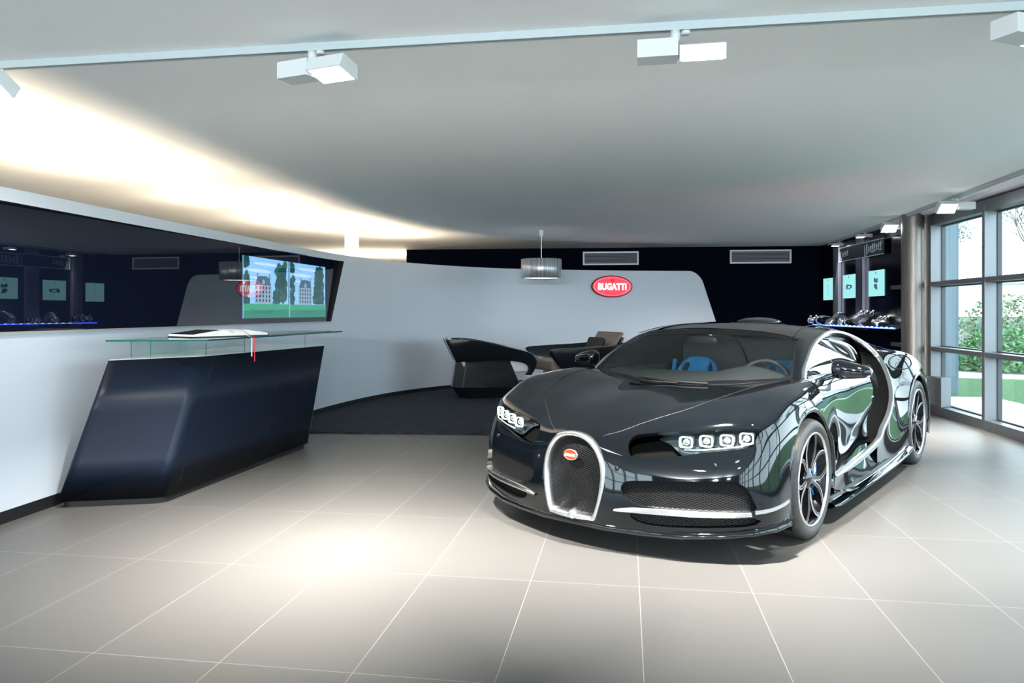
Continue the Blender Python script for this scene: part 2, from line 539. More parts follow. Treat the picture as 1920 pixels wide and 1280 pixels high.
for s_ in (1, -1):
    notch.hexa([car(p) for p in ((-1.000, 0, .160), (-1.0, s_*.026, .156), (-.95, s_*.026, .156), (-.95, 0, .160))],
               [car(p) for p in ((-.992, 0, .196), (-.992, s_*.010, .180), (-.95, s_*.010, .180), (-.95, 0, .196))])
notch.build('grille_notch', silver, CAR, bevel=.003)
gm = mat('grille_mesh', (.03, .03, .032), .4, .3, .15)
tc = nd(gm, 'ShaderNodeTexCoord'); sx = nd(gm, 'ShaderNodeSeparateXYZ'); lk(gm, tc.outputs['Object'], sx.inputs[0])
def gmath(op, a, b=None):
    n = nd(gm, 'ShaderNodeMath', operation=op)
    for i, x in enumerate((a, b)):
        if x is None: continue
        if isinstance(x, (int, float)): n.inputs[i].default_value = x
        else: lk(gm, x, n.inputs[i])
    return n.outputs[0]
def gwave(ky, kz, ph):       # distance to the nearest wire of one family
    v = gmath('ADD', gmath('ADD', gmath('MULTIPLY', sx.outputs['Y'], ky), gmath('MULTIPLY', sx.outputs['Z'], kz)), ph)
    return gmath('ABSOLUTE', gmath('SUBTRACT', v, gmath('ROUND', v)))
d1_ = gwave(40.0, 82.0, .0); d2_ = gwave(40.0, -82.0, .5)
wire = gmath('MINIMUM', d1_, d2_)
rp = nd(gm, 'ShaderNodeValToRGB'); rp.color_ramp.elements[0].position = .07; rp.color_ramp.elements[1].position = .16
rp.color_ramp.elements[0].color = (.018, .019, .021, 1); rp.color_ramp.elements[1].color = (.0006, .0006, .0008, 1)
lk(gm, wire, rp.inputs[0]); lk(gm, rp.outputs[0], bsdf(gm).inputs['Base Color'])
bp = nd(gm, 'ShaderNodeBump', i_Strength=.9, i_Distance=.005, invert=True); lk(gm, wire, bp.inputs['Height']); lk(gm, bp.outputs[0], bsdf(gm).inputs['Normal'])
g = MB()
P = []
for k in range(9):
    t = k/8
    P.append([car((gx(y*t, .39+(z-.39)*t)+.045+.02*(1-t*t)*-1, y*t*.97, .39+(z-.39)*t*.985)) for y, z in loop+[loop[0]]])
g.grid(P)
g.build('grille_mesh', gm, CAR)

def plate(name, out, outl, depth, material, n=4, parent=CAR, shrink=0.0):
    """plate following the nose surface inside an outline, sunk by depth"""
    objs = []
    for sd in (1, -1):
        o = smooth_closed(yz(outl), n)
        uvp = PF.curve(o if sd > 0 else both([tuple(p) for p in o]), FV, step=.03)
        d = make_patch(PF, [(uvp, 'in')], 110, 60)
        p, nn, T, _, _ = d['in']
        objs.append(patch_object(name, (p, nn, T, [], 0), material, parent, offset=-depth))
    return objs
plate('bumper_intake_mesh', None, IN, .028, gm)
plate('lower_intake_mesh', None, LO, .026, gm)

# ---- badge on the grille
badge = MB()
bxc = gx(0, .5)-.004
rimp = [(0.047, .0), (.047, -.008), (.043, -.011), (.040, -.008)]
P = [[car((bxc+dx, r*math.cos(a), .503+r*.66*math.sin(a))) for r, dx in rimp] for a in [2*math.pi*i/40 for i in range(41)]]
badge.grid(P)
bo = badge.build('grille_badge', silver, CAR)
e = MB(); e.add([car((bxc-.009, .041*math.cos(2*math.pi*i/40), .503+.041*.66*math.sin(2*math.pi*i/40))) for i in range(40)], [tuple(range(40))])
e.build('badge_enamel', redenamel, bo)
# text faces forward (+X local): text x -> local +Y
MTX = lambda x, y, z: Matrix.Translation(Vector((x, y, z))) @ Matrix(((0, 0, 1, 0), (1, 0, 0, 0), (0, 1, 0, 0), (0, 0, 0, 1)))
text_mesh('badge_lettering', 'BUGATTI', .020, whiteenamel, bo, MTX(-bxc+.0095, 0, .500), bold=.0007, depth=.0006, sx=.82)
text_mesh('badge_monogram', 'EB', .010, blackm, bo, MTX(-bxc+.0095, 0, .518), depth=.0005)

# ---- aluminium blades across the lower intakes, running round the corner
for sd in (1, -1):
    bl = MB(); P = []
    ys = [.262, .30, .36, .44, .54, .64, .74, .83, .895]
    top = [.243, .253, .262, .266, .268, .268, .269, .271, .273]
    bot = [.238, .238, .240, .241, .242, .243, .246, .250, .256]
    for y, zt, zb in zip(ys, top, bot):
        p0, n0 = surf_pt(PF, (-.8, y, zt), FV)
        q = p0+n0*.006; q2 = p0-n0*.035
        pb, nb = surf_pt(PF, (-.8, y, zb), FV); w = pb+nb*.014; w2 = pb-nb*.03
        P.append([car((a[0], a[1]*sd, b)) for a, b in ((q2, zt+.004), (q, zt), (w, (zt*.25+zb*.75)), (w, zb-.004), (w2, zb-.006))])
    bl.grid(P, False)
    o = bl.build('bumper_blade', silver, CAR)
    md = o.modifiers.new('b', 'BEVEL'); md.width = .003; md.segments = 2
    st = MB(); P = []
    for y, x, z in ((.905,-.65,.268),(.94,-.60,.272),(.965,-.54,.279),(.982,-.47,.288),(.990,-.41,.297)):
        p0, n0 = surf_pt(PF, (x, y, z)); a = p0+n0*.003
        P.append([car((c[0], c[1]*sd, c[2]+dz)) for c, dz in ((p0, .012), (a, .010), (a, -.008), (p0, -.010))])
    st.grid(P, False); st.build('corner_trim', silver, CAR)
    # lip
    lp = MB(); P = []
    for y, x, z in ((0,-.97,.135),(.2,-.955,.132),(.4,-.905,.130),(.6,-.83,.135),(.78,-.735,.148),(.89,-.65,.162),(.965,-.55,.177),(.985,-.43,.186)):
        w = .012 if y < .5 else .03
        p0, n0 = surf_pt(PF, (x, y, z)); 
        f = Vector((n0[0], n0[1], 0)).normalized()
        P.append([car((p0[0]+f[0]*k, (p0[1]+f[1]*k)*sd, z+dz)) for k, dz in ((-.02, .03), (w*.6, .018), (w, .004), (w*.8, -.012), (-.06, -.012))])
    lp.grid(P); lp.build('front_splitter', paint, CAR)

# ---- headlights
lens_mat = glass('lamp_lens', (.92, .97, .97), 1.42)
reflector = mat('lamp_reflector', (.20, .24, .26), .18, .9)
reflect_bright = mat('lamp_trim', (.75, .76, .72), .25, .9)
hl_glass = [(.43,.650),(.60,.664),(.75,.680),(.86,.687),(.905,.680),(.918,.655),(.912,.622),(.890,.600),(.80,.580),(.68,.562),(.585,.555),(.545,.575),(.49,.615)]
for sd in (1, -1):
    HLr = MB()
    o = smooth_closed(yz(hl_glass), 3)
    uvp = PF.curve(o if sd > 0 else both([tuple(p) for p in o]), FV, step=.03)
    d = make_patch(PF, [(uvp, 'in')], 110, 60)
    p, nn, T, _, _ = d['in']
    house = patch_object('headlight', (p, nn, T, [], 0), reflector, CAR, offset=-.075)
    lens = patch_object('lens_cover', (p, nn, T, [], 0), lens_mat, house, offset=-.004)
    # duct beside the lamp
    o = smooth_closed(yz(HL), 2)
    uvp = PF.curve(o if sd > 0 else both([tuple(p) for p in o]), FV, step=.03)
    d = make_patch(PF, [(uvp, 'in')], 110, 60)
    p, nn, T, _, _ = d['in']
    patch_object('headlight_duct', (p, nn, T, [], 0), void, CAR, offset=-.095)
    cs = [(.575,.612),(.670,.622),(.765,.630),(.856,.640)]
    for (y, z) in cs:
        q, n0 = surf_pt(PF, (-.65, y, z), FV)
        q = q-n0*.030
        n0 = np.array([n0[0]*1.0, n0[1]*.35, 0]); n0 /= np.linalg.norm(n0)
        t = np.array([-n0[1], n0[0], 0]); t = t if t[1] > 0 else -t
        up = np.array([0, 0, 1.0])
        def W(a, b, c=0): 
            v = q+t*a+up*b+n0*c
            return car((v[0], v[1]*sd, v[2]))
        hw, hh = .036, .030
        sq = []
        for k in range(28):
            a = 2*math.pi*k/28
            sq.append((hw*math.copysign(abs(math.cos(a))**.45, math.cos(a)), hh*math.copysign(abs(math.sin(a))**.45, math.sin(a))))
        ring = MB()
        prof = [(1.0, .0), (1.0, .012), (.80, .012), (.76, .0)]
        ring.grid([[W(a*s_, b*s_, c) for s_, c in prof] for a, b in sq+[sq[0]]])
        ro = ring.build('led_ring', ledw, house)
        hs = MB(); hs.grid([[W(a*s_, b*s_, c) for s_, c in ((1.03, .006), (1.12, -.005), (1.12, -.045))] for a, b in sq+[sq[0]]])
        hs.build('lamp_barrel', reflector, house)
        pj = MB(); c0 = Vector(W(0, 0, -.010))
        pj.ellipsoid(c0, (.018, .022, .020), 16, 10)
        pj.build('projector', reflect_bright, house)
    tr = MB(); pts = []
    for y, z in ((.575,.567),(.66,.572),(.74,.583),(.82,.594),(.885,.612)):
        q, n0 = surf_pt(PF, (-.65, y, z), FV); q = q-n0*.012
        pts.append(car((q[0], q[1]*sd, q[2])))
    tr.tube(pts, .006, 6); tr.build('lamp_trim', reflect_bright, house)

# ---- sensors
for sd in (1, -1):
    for y, z in ((.262,.452),(.735,.500)):
        q, n0 = surf_pt(PF, (-.9, y, z), FV, .0005)
        s = MB(); ax = Vector(car((n0[0], n0[1]*sd, n0[2])))
        s.ellipsoid(car((q[0], q[1]*sd, q[2])), (.006, .0135, .0135), 14, 8)
        s.build('parking_sensor', paint_matte, CAR)

# ---- door and sill panel
ND = [
 [(.340,.760,.872),(.340,.840,.868),(.320,.920,.815),(.225,.972,.655),(.318,.982,.555),(.378,.985,.420),(.384,.985,.300),(.40,.985,.185)],
 [(.560,.775,.866),(.565,.840,.858),(.565,.905,.790),(.560,.930,.680),(.575,.938,.550),(.600,.946,.420),(.610,.962,.295),(.620,.985,.185)],
 [(.900,.790,.868),(.915,.835,.856),(.930,.880,.785),(.940,.900,.675),(.945,.906,.550),(.950,.918,.420),(.955,.944,.305),(.970,.985,.185)],
 [(1.22,.802,.874),(1.24,.842,.860),(1.28,.886,.785),(1.30,.898,.685),(1.28,.902,.570),(1.22,.908,.440),(1.24,.932,.320),(1.28,.985,.190)],
 [(1.56,.802,.890),(1.60,.842,.865),(1.63,.882,.785),(1.645,.896,.700),(1.58,.902,.610),(1.44,.906,.510),(1.38,.932,.385),(1.56,.985,.200)],
]
PD = Patch(ND)
for sd in (1, -1):
    dD = make_patch(PD, [], 70, 50)
    patch_object('door', dD['rest'], paint, CAR, sides=(sd,))
# rocker strip below and side skirt blade
for sd in (1, -1):
    sk = MB(); P = []
    for x, z in ((.30,.125),(.36,.125),(.6,.125),(1.0,.13),(1.4,.135),(1.8,.145),(2.15,.165),(2.30,.19)):
        o = .0 if x > .33 else -.02
        P.append([car((x, sd*y, zz)) for y, zz in ((.93,z+.10),(.985,z+.055),(.99+o,z+.025),(1.035+o,z+.012),(1.04+o,z),(1.0+o,z-.018),(.90,z-.018))])
    sk.grid(P, False); sk.build('side_skirt', paint, CAR, bevel=.004)
    f = MB()
    f.grid([[car((x, sd*(.985+dy), z)) for (x, z) in ((.40,.205),(.62,.165),(.80,.155))] for dy in (.0, .035)], False)
    f.build('skirt_fin', paint, CAR, solid=.006)

# ---- C-line band
CL = [(.376,.995,.290),(.665,.995,.291),(1.01,.995,.311),(1.388,.992,.352),(1.522,.99,.417),(1.73,.985,.492),(1.916,.965,.577),(2.049,.935,.67),(2.168,.885,.765),(2.256,.825,.859),(2.305,.765,.933),(2.197,.705,1.023),(1.984,.665,1.091),(1.684,.645,1.137),(1.361,.655,1.144),(1.062,.675,1.108),(.815,.705,1.048),(.627,.735,.972),(.530,.752,.925),(.455,.772,.866)]
CLs = [np.array(p) for p in smooth_open(CL, 5)]
Ccen = np.array([1.35, .45, .68])
def band_frame(i):
    p = CLs[i]; t = CLs[min(i+1, len(CLs)-1)]-CLs[max(i-1, 0)]; t /= np.linalg.norm(t)
    outv = p-np.array([1.3, 0, .5]); outv[0] *= .25; outv -= t*(outv@t); outv /= np.linalg.norm(outv)
    inn = np.cross(t, outv); inn /= np.linalg.norm(inn)
    if inn @ (np.array([1.25, p[1], .68])-p) < 0: inn = -inn
    return p, t, outv, inn
for sd in (1, -1):
    cb = MB(); P = []
    for i in range(len(CLs)):
        p, t, ov, inn = band_frame(i)
        wid = .036 if i < 30 else .028
        wid = min(wid, .008+.004*i)
        P.append([car((q[0], q[1]*sd, q[2])) for q in (p-ov*.02, p+ov*.010, p+ov*.014+inn*.004, p+ov*.012+inn*wid, p+ov*.004+inn*(wid+.003), p-ov*.02+inn*(wid+.001))])
    cb.grid(P); cb.build('side_arc_trim', silver, CAR)
    # dark cavity wall inside the arc
    cv = MB(); P = []
    for i in range(14, len(CLs)-6):
        p, t, ov, inn = band_frame(i)
        d = np.array([0, -1, 0.0])
        P.append([car((q[0], q[1]*sd, q[2])) for q in (p-ov*.012+inn*.02, p+d*.10+inn*.03, p+d*.16+inn*.16, p+d*.17+inn*.42)])
    cv.grid(P); cv.build('side_intake', void, CAR)
    # intake mesh inside
    im = MB()
    im.grid([[car((x, sd*y, z)) for x, y, z in r] for r in (
        [(1.55,.80,.42),(1.72,.80,.50),(1.84,.78,.62),(1.92,.74,.78),(1.92,.70,.88)],
        [(1.66,.90,.40),(1.84,.90,.49),(1.98,.87,.62),(2.08,.82,.76),(2.12,.76,.86)])])
    im.build('intake_mesh', gm, CAR)

# ---- rear quarter
NQ = [
 [(1.40,.985,.215),(1.70,.985,.20),(2.00,.99,.20),(2.335,1.0,.215)],
 [(1.43,.985,.372),(1.75,.965,.345),(2.04,.975,.320),(2.312,1.0,.330)],
 [(1.73,.980,.492),(1.92,.950,.470),(2.12,.962,.455),(2.322,1.0,.445)],
 [(1.916,.960,.577),(2.06,.932,.580),(2.22,.955,.572),(2.370,1.0,.560)],
 [(2.049,.930,.670),(2.18,.905,.690),(2.33,.945,.690),(2.450,1.0,.658)],
 [(2.168,.880,.765),(2.30,.872,.800),(2.46,.930,.800),(2.570,1.0,.730)],
 [(2.256,.820,.859),(2.40,.850,.895),(2.56,.920,.880),(2.690,1.0,.757)],
 [(2.305,.765,.933),(2.46,.825,.955),(2.68,.920,.915),(2.820,1.0,.745)],
 [(2.260,.725,.985),(2.60,.760,.972),(2.90,.930,.885),(2.980,.998,.665)],
 [(2.197,.700,1.023),(2.75,.700,.975),(3.15,.910,.820),(3.070,.99,.540)],
 [(2.100,.680,1.06),(3.05,.640,.950),(3.38,.840,.760),(3.110,.98,.400)],
 [(1.984,.660,1.091),(3.35,.560,.920),(3.48,.740,.700),(3.20,.95,.300)],
]
PQ = Patch(NQ, centre=(2.3, 0, .5))
NRoof = [
 [(.700,0,1.172),(.715,.25,1.164),(.760,.45,1.146),(.835,.61,1.108),(.915,.692,1.072)],
 [(1.00,0,1.203),(1.00,.25,1.197),(1.01,.44,1.182),(1.03,.585,1.148),(1.062,.672,1.108)],
 [(1.35,0,1.212),(1.35,.25,1.207),(1.35,.43,1.194),(1.36,.57,1.168),(1.361,.652,1.144)],
 [(1.70,0,1.204),(1.70,.25,1.200),(1.70,.43,1.186),(1.69,.56,1.162),(1.684,.642,1.137)],
 [(2.10,0,1.165),(2.10,.25,1.160),(2.08,.42,1.145),(2.04,.56,1.118),(1.984,.662,1.091)],
 [(2.55,0,1.095),(2.55,.25,1.088),(2.52,.42,1.065),(2.48,.58,1.025),(2.45,.70,.985)],
 [(3.05,0,1.005),(3.05,.25,.998),(3.03,.42,.985),(3.0,.56,.965),(2.98,.66,.952)],
 [(3.52,0,.925),(3.52,.25,.925),(3.50,.42,.92),(3.48,.5,.915),(3.44,.58,.905)],
]
PR = Patch(NRoof, symmetric=True, centre=(1.5, 0, .5))
dQ = make_patch(PQ, [], 40, 70)
for sd in (1, -1):
    patch_object('rear_fender', dQ['rest'], paint, CAR, sides=(sd,))
    # oval intake outline on the haunch
    hv = MB()
    el = [(2.60+.17*math.cos(a), .90, .905+.045*math.sin(a)) for a in [2*math.pi*k/24 for k in range(24)]]
dR = make_patch(PR, [], 70, 90)
patch_object('roof', dR['rest'], paint, CAR)
snork = MB()
snork.ellipsoid(car((1.72, 0, 1.20)), (.28, .16, .045), 24, 12)
snork.build('roof_air_scoop', paint, CAR)
rm = MB()
for sd in (1, -1):
    rm.tube([car((a, sd*b, c)) for a, b, c in smooth_open([(.80,.60,1.122),(1.03,.56,1.162),(1.36,.53,1.186),(1.7,.52,1.180),(2.1,.50,1.14)], 5)], .003, 6)
rm.build('roof_seam', blackm, CAR)
# tail
tl = MB()
P = []
for y in np.linspace(-1, 1, 21):
    a = abs(y); yy = math.copysign(.58+.37*1, y) if 0 else y*.95
    xr = 3.56-.36*a**4
    P.append([car((3.52-.06*a, y*.60, .923)), car((xr, yy*.85, .80)), car((xr+.02, yy*.95, .60)), car((xr-.02, yy*.97, .35)), car((xr-.15, yy*.95, .18))])
tl.grid(P); tl.build('tail_panel', paint, CAR)
tlb = MB(); tlb.tube([car((3.585-.36*abs(y)**4, y*.86, .79)) for y in np.linspace(-1, 1, 31)], .014, 8)
tlb.build('tail_light', emis('tail_red', (1.0, .03, .02), 14.0), CAR)

# ---- windscreen with black surround, A-pillars
NW = [
 [(.120,0,.816),(.150,.25,.824),(.235,.50,.838),(.420,.722,.852)],
 [(.290,0,.935),(.315,.245,.930),(.385,.48,.920),(.525,.700,.930)],
 [(.445,0,1.032),(.465,.24,1.028),(.530,.46,1.012),(.640,.670,1.008)],
 [(.580,0,1.107),(.598,.24,1.101),(.650,.45,1.083),(.740,.640,1.062)],
 [(.702,0,1.170),(.717,.25,1.162),(.762,.45,1.144),(.835,.611,1.107)],
]
PW = Patch(NW, symmetric=True, centre=(1.4, 0, .5))
gl_out = [(.140,0,.826),(.172,.25,.836),(.255,.48,.852),(.385,.655,.868),(.44,.700,.885),(.55,.680,.950),(.66,.652,1.012),(.76,.622,1.066),(.80,.590,1.098),(.785,.52,1.118),(.745,.42,1.138),(.705,.25,1.156),(.688,0,1.163)]
g_full = gl_out+[(a, -b, c) for a, b, c in gl_out[-2:0:-1]]
dW = make_patch(PW, [(PW.curve(g_full), 'glass')], 80, 40)
patch_object('windscreen_surround', dW['rest'], paint_matte, CAR)
patch_object('windscreen', dW['glass'], carglass, CAR)
for sd in (1, -1):
    ap = MB()
    inn = smooth_open([(.420,.722,.852),(.525,.700,.930),(.640,.670,1.008),(.740,.640,1.062),(.835,.611,1.107)], 4)
    out = smooth_open([(.455,.768,.868),(.600,.738,.957),(.720,.717,1.010),(.820,.703,1.048),(.915,.690,1.073)], 4)
    P = []
    for a, b in zip(inn, out):
        m = (a+b)/2+np.array([-.006, .010, .010])
        P.append([car((q[0], q[1]*sd, q[2])) for q in (a, (a+m)/2+np.array([-.003,.003,.003]), m, b)])
    ap.grid(P); ap.build('windscreen_pillar', paint, CAR)
    # door glass
    dg_ = MB()
    bot = smooth_open([(.50,.765,.868),(.75,.775,.868),(1.05,.782,.870),(1.35,.785,.876),(1.60,.790,.888),(1.72,.785,.905)], 4)
    top = smooth_open([(.52,.752,.905),(.70,.705,1.000),(.98,.665,1.075),(1.30,.650,1.095),(1.58,.675,1.030),(1.74,.770,.915)], 4)
    dg_.grid([[car((q[0], (q[1]+.012*math.sin(math.pi*k/6))*sd, q[2])) for k, q in ((k, a+(b-a)*k/6) for k in range(7))] for a, b in zip(bot, top)])
    dg_.build('side_window', sideglass, CAR)
    fb = MB(); fr_ = [car((q[0], (q[1]+.004)*sd, q[2])) for q in top]; fb.tube(fr_, .009, 6)
    fb.tube([car((q[0], (q[1]+.006)*sd, q[2]-.002)) for q in bot], .007, 6)
    fb.build('window_frame', paint, CAR)
    # roof rail side between frame and arc
    rs = MB(); P = []
    Cu = [(.60,.742,.960),(.78,.708,1.030),(1.05,.676,1.104),(1.36,.655,1.140),(1.70,.645,1.133),(2.0,.665,1.086)]
    Tu = [(.56,.742,.935),(.70,.705,1.000),(.98,.665,1.075),(1.30,.650,1.095),(1.62,.655,1.05),(1.80,.700,.97)]
    for a, b in zip(smooth_open(Cu, 4), smooth_open(Tu, 4)):
        m = (a+b)/2-np.array([0, .03, 0])
        P.append([car((q[0], q[1]*sd, q[2])) for q in (a-np.array([0,.004,.004]), m, b)])
    rs.grid(P); rs.build('roof_rail', paint_matte, CAR)
    pb = MB()
    pb.tube([car((1.02,.660*sd,1.075)), car((1.12,.72*sd,.98)), car((1.18,.775*sd,.872))], .008, 6)
    pb.build('quarter_pillar', chrome, CAR)
    pr = MB()
    for (a, b, r_) in (((1.36,.64,1.09),(1.66,.77,.90),.016), ((1.44,.64,1.09),(1.78,.77,.90),.009)):
        a = np.array(a); b = np.array(b); m = (a+b)/2+np.array([.04, .03, .03])
        pr.tube([car((q[0], q[1]*sd, q[2])) for q in smooth_open([a, m, b], 6)], r_, 8)
    pr.build('door_rear_pillar', silver, CAR)
    rb = MB()
    rb.grid([[car((x, sd*y, z)) for x, y, z in r] for r in (
        [(1.50,.60,1.08),(1.64,.62,1.0),(1.78,.66,.93),(1.90,.70,.86)],
        [(1.72,.58,1.07),(1.90,.60,.99),(2.04,.64,.92),(2.10,.68,.86)])])
    rb.build('engine_side_vent', paint, CAR)

# ---- mirrors
for sd in (1, -1):
    mm = MB()
    P = []
    C0 = np.array((.655, 1.000, .925))
    for k in range(9):
        t = k/8; y = -.105+.235*t                      # inboard -> outboard
        hgt = .066*(1-.55*t**1.6)*(1 if 0 < k < 8 else .55)
        dep = .070*(1-.35*t)*(1 if 0 < k < 8 else .6)
        sh = .045*t*t
        row = []
        for j in range(16):
            a = 2*math.pi*j/16
            cx0 = math.copysign(abs(math.cos(a))**.7, math.cos(a))*dep; cz0 = math.copysign(abs(math.sin(a))**.7, math.sin(a))*hgt
            row.append(car((C0[0]+sh+cx0, (C0[1]+y)*sd, C0[2]-.018*t+cz0)))
        P.append(row)
    mm.grid(P, True, True)
    mm.add(P[0], [tuple(range(16))]); mm.add(P[-1], [tuple(range(16))])
    mo = mm.build('door_mirror', paint, CAR, sub=1)
    tr = MB(); pts = [car((C0[0]-.055+.05*t+.02, (C0[1]-.10+.22*t)*sd, C0[2]-.052+.012*t)) for t in [k/8 for k in range(9)]]
    tr.tube(pts, .008, 8); tr.build('mirror_trim', silver, mo)
    ar = MB(); ar.tube([car((.60,.82*sd,.845)), car((.62,.88*sd,.860)), car((.64,.93*sd,.885))], [.030, .022, .026], 10, flat=.5)
    ar.build('mirror_arm', paint, mo)
    dh = MB(); dh.ellipsoid(car((1.63,.885*sd,.655)), (.07, .018, .012), 16, 8); dh.build('door_handle', chrome, CAR)

# ---- haunch details
for sd in (1, -1):
    def qn(x, y, z, out=.002):
        p, n = surf_pt(PQ, (x, y, z)); 
        if n[1] < 0 and n[2] < 0: n = -n
        q = p+n*out; return car((q[0], q[1]*sd, q[2]))
    fl = MB()
    fl.tube([qn(2.50+.16*math.cos(a)-.04*math.sin(a), .89+.03*math.cos(a), .865+.075*math.sin(a)+.02*math.cos(a)) for a in [2*math.pi*k/28 for k in range(28)]], .004, 6, closed=True)
    fl.build('fuel_flap_gap', blackm, CAR)

# ---- arch lips
for sd in (1, -1):
    for cx, cz, rr, a0, a1, yy in ((0, .34, .383, -22, 198, .990), (2.711, .355, .400, -20, 200, 1.0)):
        lipm = MB(); P = []
        for k in range(41):
            a = R(a0+(a1-a0)*k/40)
            yl = yy-(.012 if cx == 0 and math.sin(a) > .6 else 0)
            P.append([car((cx-r_*math.cos(a), sd*y, cz+r_*math.sin(a))) for r_, y in ((rr+.022, yl-.006), (rr+.010, yl+.004), (rr-.002, yl+.003), (rr-.010, yl-.012), (rr-.008, yl-.05))])
        lipm.grid(P); lipm.build('wheel_arch_lip', paint, CAR)
# fill behind the front arch between arch and door
# ---- wiper
w = MB(); w.tube([car((.10,.30,.832)), car((.10,.0,.832)), car((.15,-.22,.838))], .008, 6)
w.tube([car((.08,.1,.825)), car((.05,-.12,.830)), car((.12,-.28,.845))], .012, 6, flat=.5)
w.build('windscreen_wiper', blackm, CAR)

# =============================================================== wheels
def tyre_mat():
    return rubber
def wheel(cx, cz, rt, rr, width, yout, sd, cal_ang, steer=0):
    W = empty('wheel', car((cx, sd*(yout-width/2), cz)))
    W.parent = CAR
    if sd < 0: W.rotation_euler = (0, 0, math.pi)
    h = width/2
    # lathe about local Y; outer face toward +Y (left wheels)
    t = MB()
    t.lathe([(rr, -h+.02), (rr+.02, -h+.004), (rt-.05, -h), (rt-.016, -h+.010), (rt-.004, -h+.028), (rt, -h+.06), (rt, h-.06), (rt-.004, h-.028), (rt-.016, h-.010), (rt-.045, h), (rr+.025, h-.002), (rr+.004, h-.010), (rr-.006, h-.022)], n=72, axis='Y')
    t.mi = 1; gr = t
    for yy in (-h*.55, -h*.18, h*.18, h*.55):
        gr.lathe([(rt+.0006, yy-.004), (rt+.0006, yy+.004)], n=72, axis='Y')
    for k in range(40):
        a = 2*math.pi*k/40
        for y0, y1 in ((h*.55, h*.86),):
            ca, sa = math.cos(a), math.sin(a); cb_, sb = math.cos(a+.02), math.sin(a+.02)
            r1 = rt+.0008; r2 = rt-.0092
            gr.add([(r1*ca, y0, r1*sa), (r2*ca+.001*ca, y1, r2*sa+.001*sa), (r2*cb_+.001*cb_, y1, r2*sb+.001*sb), (r1*cb_, y0, r1*sb)], [(0, 1, 2, 3)])
    t.build('tyre', [rubber, blackm], W)
    rm_ = MB()
    rm_.lathe([(rr-.004, h-.020), (rr-.012, h-.028), (rr-.030, h-.06), (rr-.045, h-.14), (rr-.03, -h+.02)], n=64, axis='Y')
    rm_.mi = 1; rm_.lathe([(rr+.004, h-.014), (rr+.002, h-.006), (rr-.006, h-.005), (rr-.010, h-.012), (rr-.010, h-.02)], n=72, axis='Y')
    rm_.build('rim', [mat_rim, silver], W)
    # five looped double spokes
    for k in range(5):
        base = 2*math.pi*k/5+R(90)
        sp = MB(); ed = sp
        for s in (1, -1):
            ctrl = [(.045, s*R(20)), (.09, s*R(17)), (.14, s*R(17)), (.19, s*R(14)), (rr-.035, s*R(6)), (rr-.008, s*R(3.5))] if 0 else \
                   [(.050, s*R(32)), (.085, s*R(27)), (.125, s*R(27)), (.17, s*R(25)), (rr-.045, s*R(18)), (rr-.010, s*R(10))]
            def P3(r, a, y): return (r*math.cos(base+a), y, r*math.sin(base+a))
            pts = smooth_open([(r*math.cos(base+a), h-.035+.020*min(1, r/rr)**2, r*math.sin(base+a)) for r, a in ctrl], 5)
            rows = []
            for i, p in enumerate(pts):
                p = np.array(p); q = pts[min(i+1, len(pts)-1)]-pts[max(i-1, 0)]; q = q/np.linalg.norm(q)
                sdv = np.cross(q, [0, 1, 0]); w_ = .012
                rows.append([tuple(p+sdv*w_), tuple(p+sdv*w_*1.1-np.array([0, .035, 0])), tuple(p-sdv*w_*1.1-np.array([0, .035, 0])), tuple(p-sdv*w_), tuple(p+sdv*w_)])
                
            sp.mi = 0; sp.grid(rows, False); sp.mi = 1
            for e_ in (1,):
                er = []
                for i, p in enumerate(pts):
                    p = np.array(p); q = pts[min(i+1, len(pts)-1)]-pts[max(i-1, 0)]; q = q/np.linalg.norm(q)
                    sdv = np.cross(q, [0, 1, 0])
                    if (sdv @ p) * 0 + np.dot(sdv, np.array([-math.sin(base), 0, math.cos(base)])) * s < 0: sdv = -sdv
                    er.append([tuple(p+sdv*(.0125)+np.array([0, .0015, 0])), tuple(p+sdv*.0055+np.array([0, .0025, 0]))])
                ed.grid(er, False)
        sp.build('spoke', [mat_spoke, silver], W)
    hb = MB(); hb.lathe([(0, h-.020), (.022, h-.022), (.030, h-.028), (.058, h-.034), (.062, h-.06), (.05, h-.10)], n=32, axis='Y')
    hb.build('hub', mat_spoke, W)
    dk = MB(); dk.lathe([(.05, h-.105), (rr-.055, h-.105), (rr-.055, h-.135), (.05, h-.135)], n=48, axis='Y', smooth=False)
    dk.build('brake_disc', mat_disc, W)
    cp = MB(); P = []
    r0, r1 = rr-.135, rr-.034
    for k in range(13):
        a = cal_ang+R(-38+76*k/12)
        e_ = math.sin(math.pi*k/12)**.35
        P.append([(r*math.cos(a), h-y_, r*math.sin(a)) for r, y_ in ((r0, .13), (r0+.008, .075), (r0+.02, .062), (r1-.012, .062), (r1*1.0-.004, .08), (r1, .13))])
    cp.grid(P); cp.add(P[0], [tuple(range(6))]); cp.add(P[-1], [tuple(range(6))])
    co = cp.build('brake_caliper', bluecal, W, bevel=.003)
    rc = (r0+r1)/2
    xdir = Vector((-math.sin(cal_ang), 0, math.cos(cal_ang))); ydir = Vector((math.cos(cal_ang), 0, math.sin(cal_ang)))
    if cal_ang > -9:
        # reading direction runs so that the letters face outward
        Xd = xdir if xdir.cross(ydir).y > 0 else -xdir
        Mx = Matrix((( Xd.x, ydir.x, 0, rc*math.cos(cal_ang)), (Xd.y, ydir.y, 1, h-.060), (Xd.z, ydir.z, 0, rc*math.sin(cal_ang)), (0, 0, 0, 1)))
        text_mesh('caliper_lettering', 'BUGATTI', .034, whiteenamel, W, Mx, bold=.001, depth=.001)
    return W
mat_rim = mat('wheel_barrel', (.012, .013, .015), .2, .6)
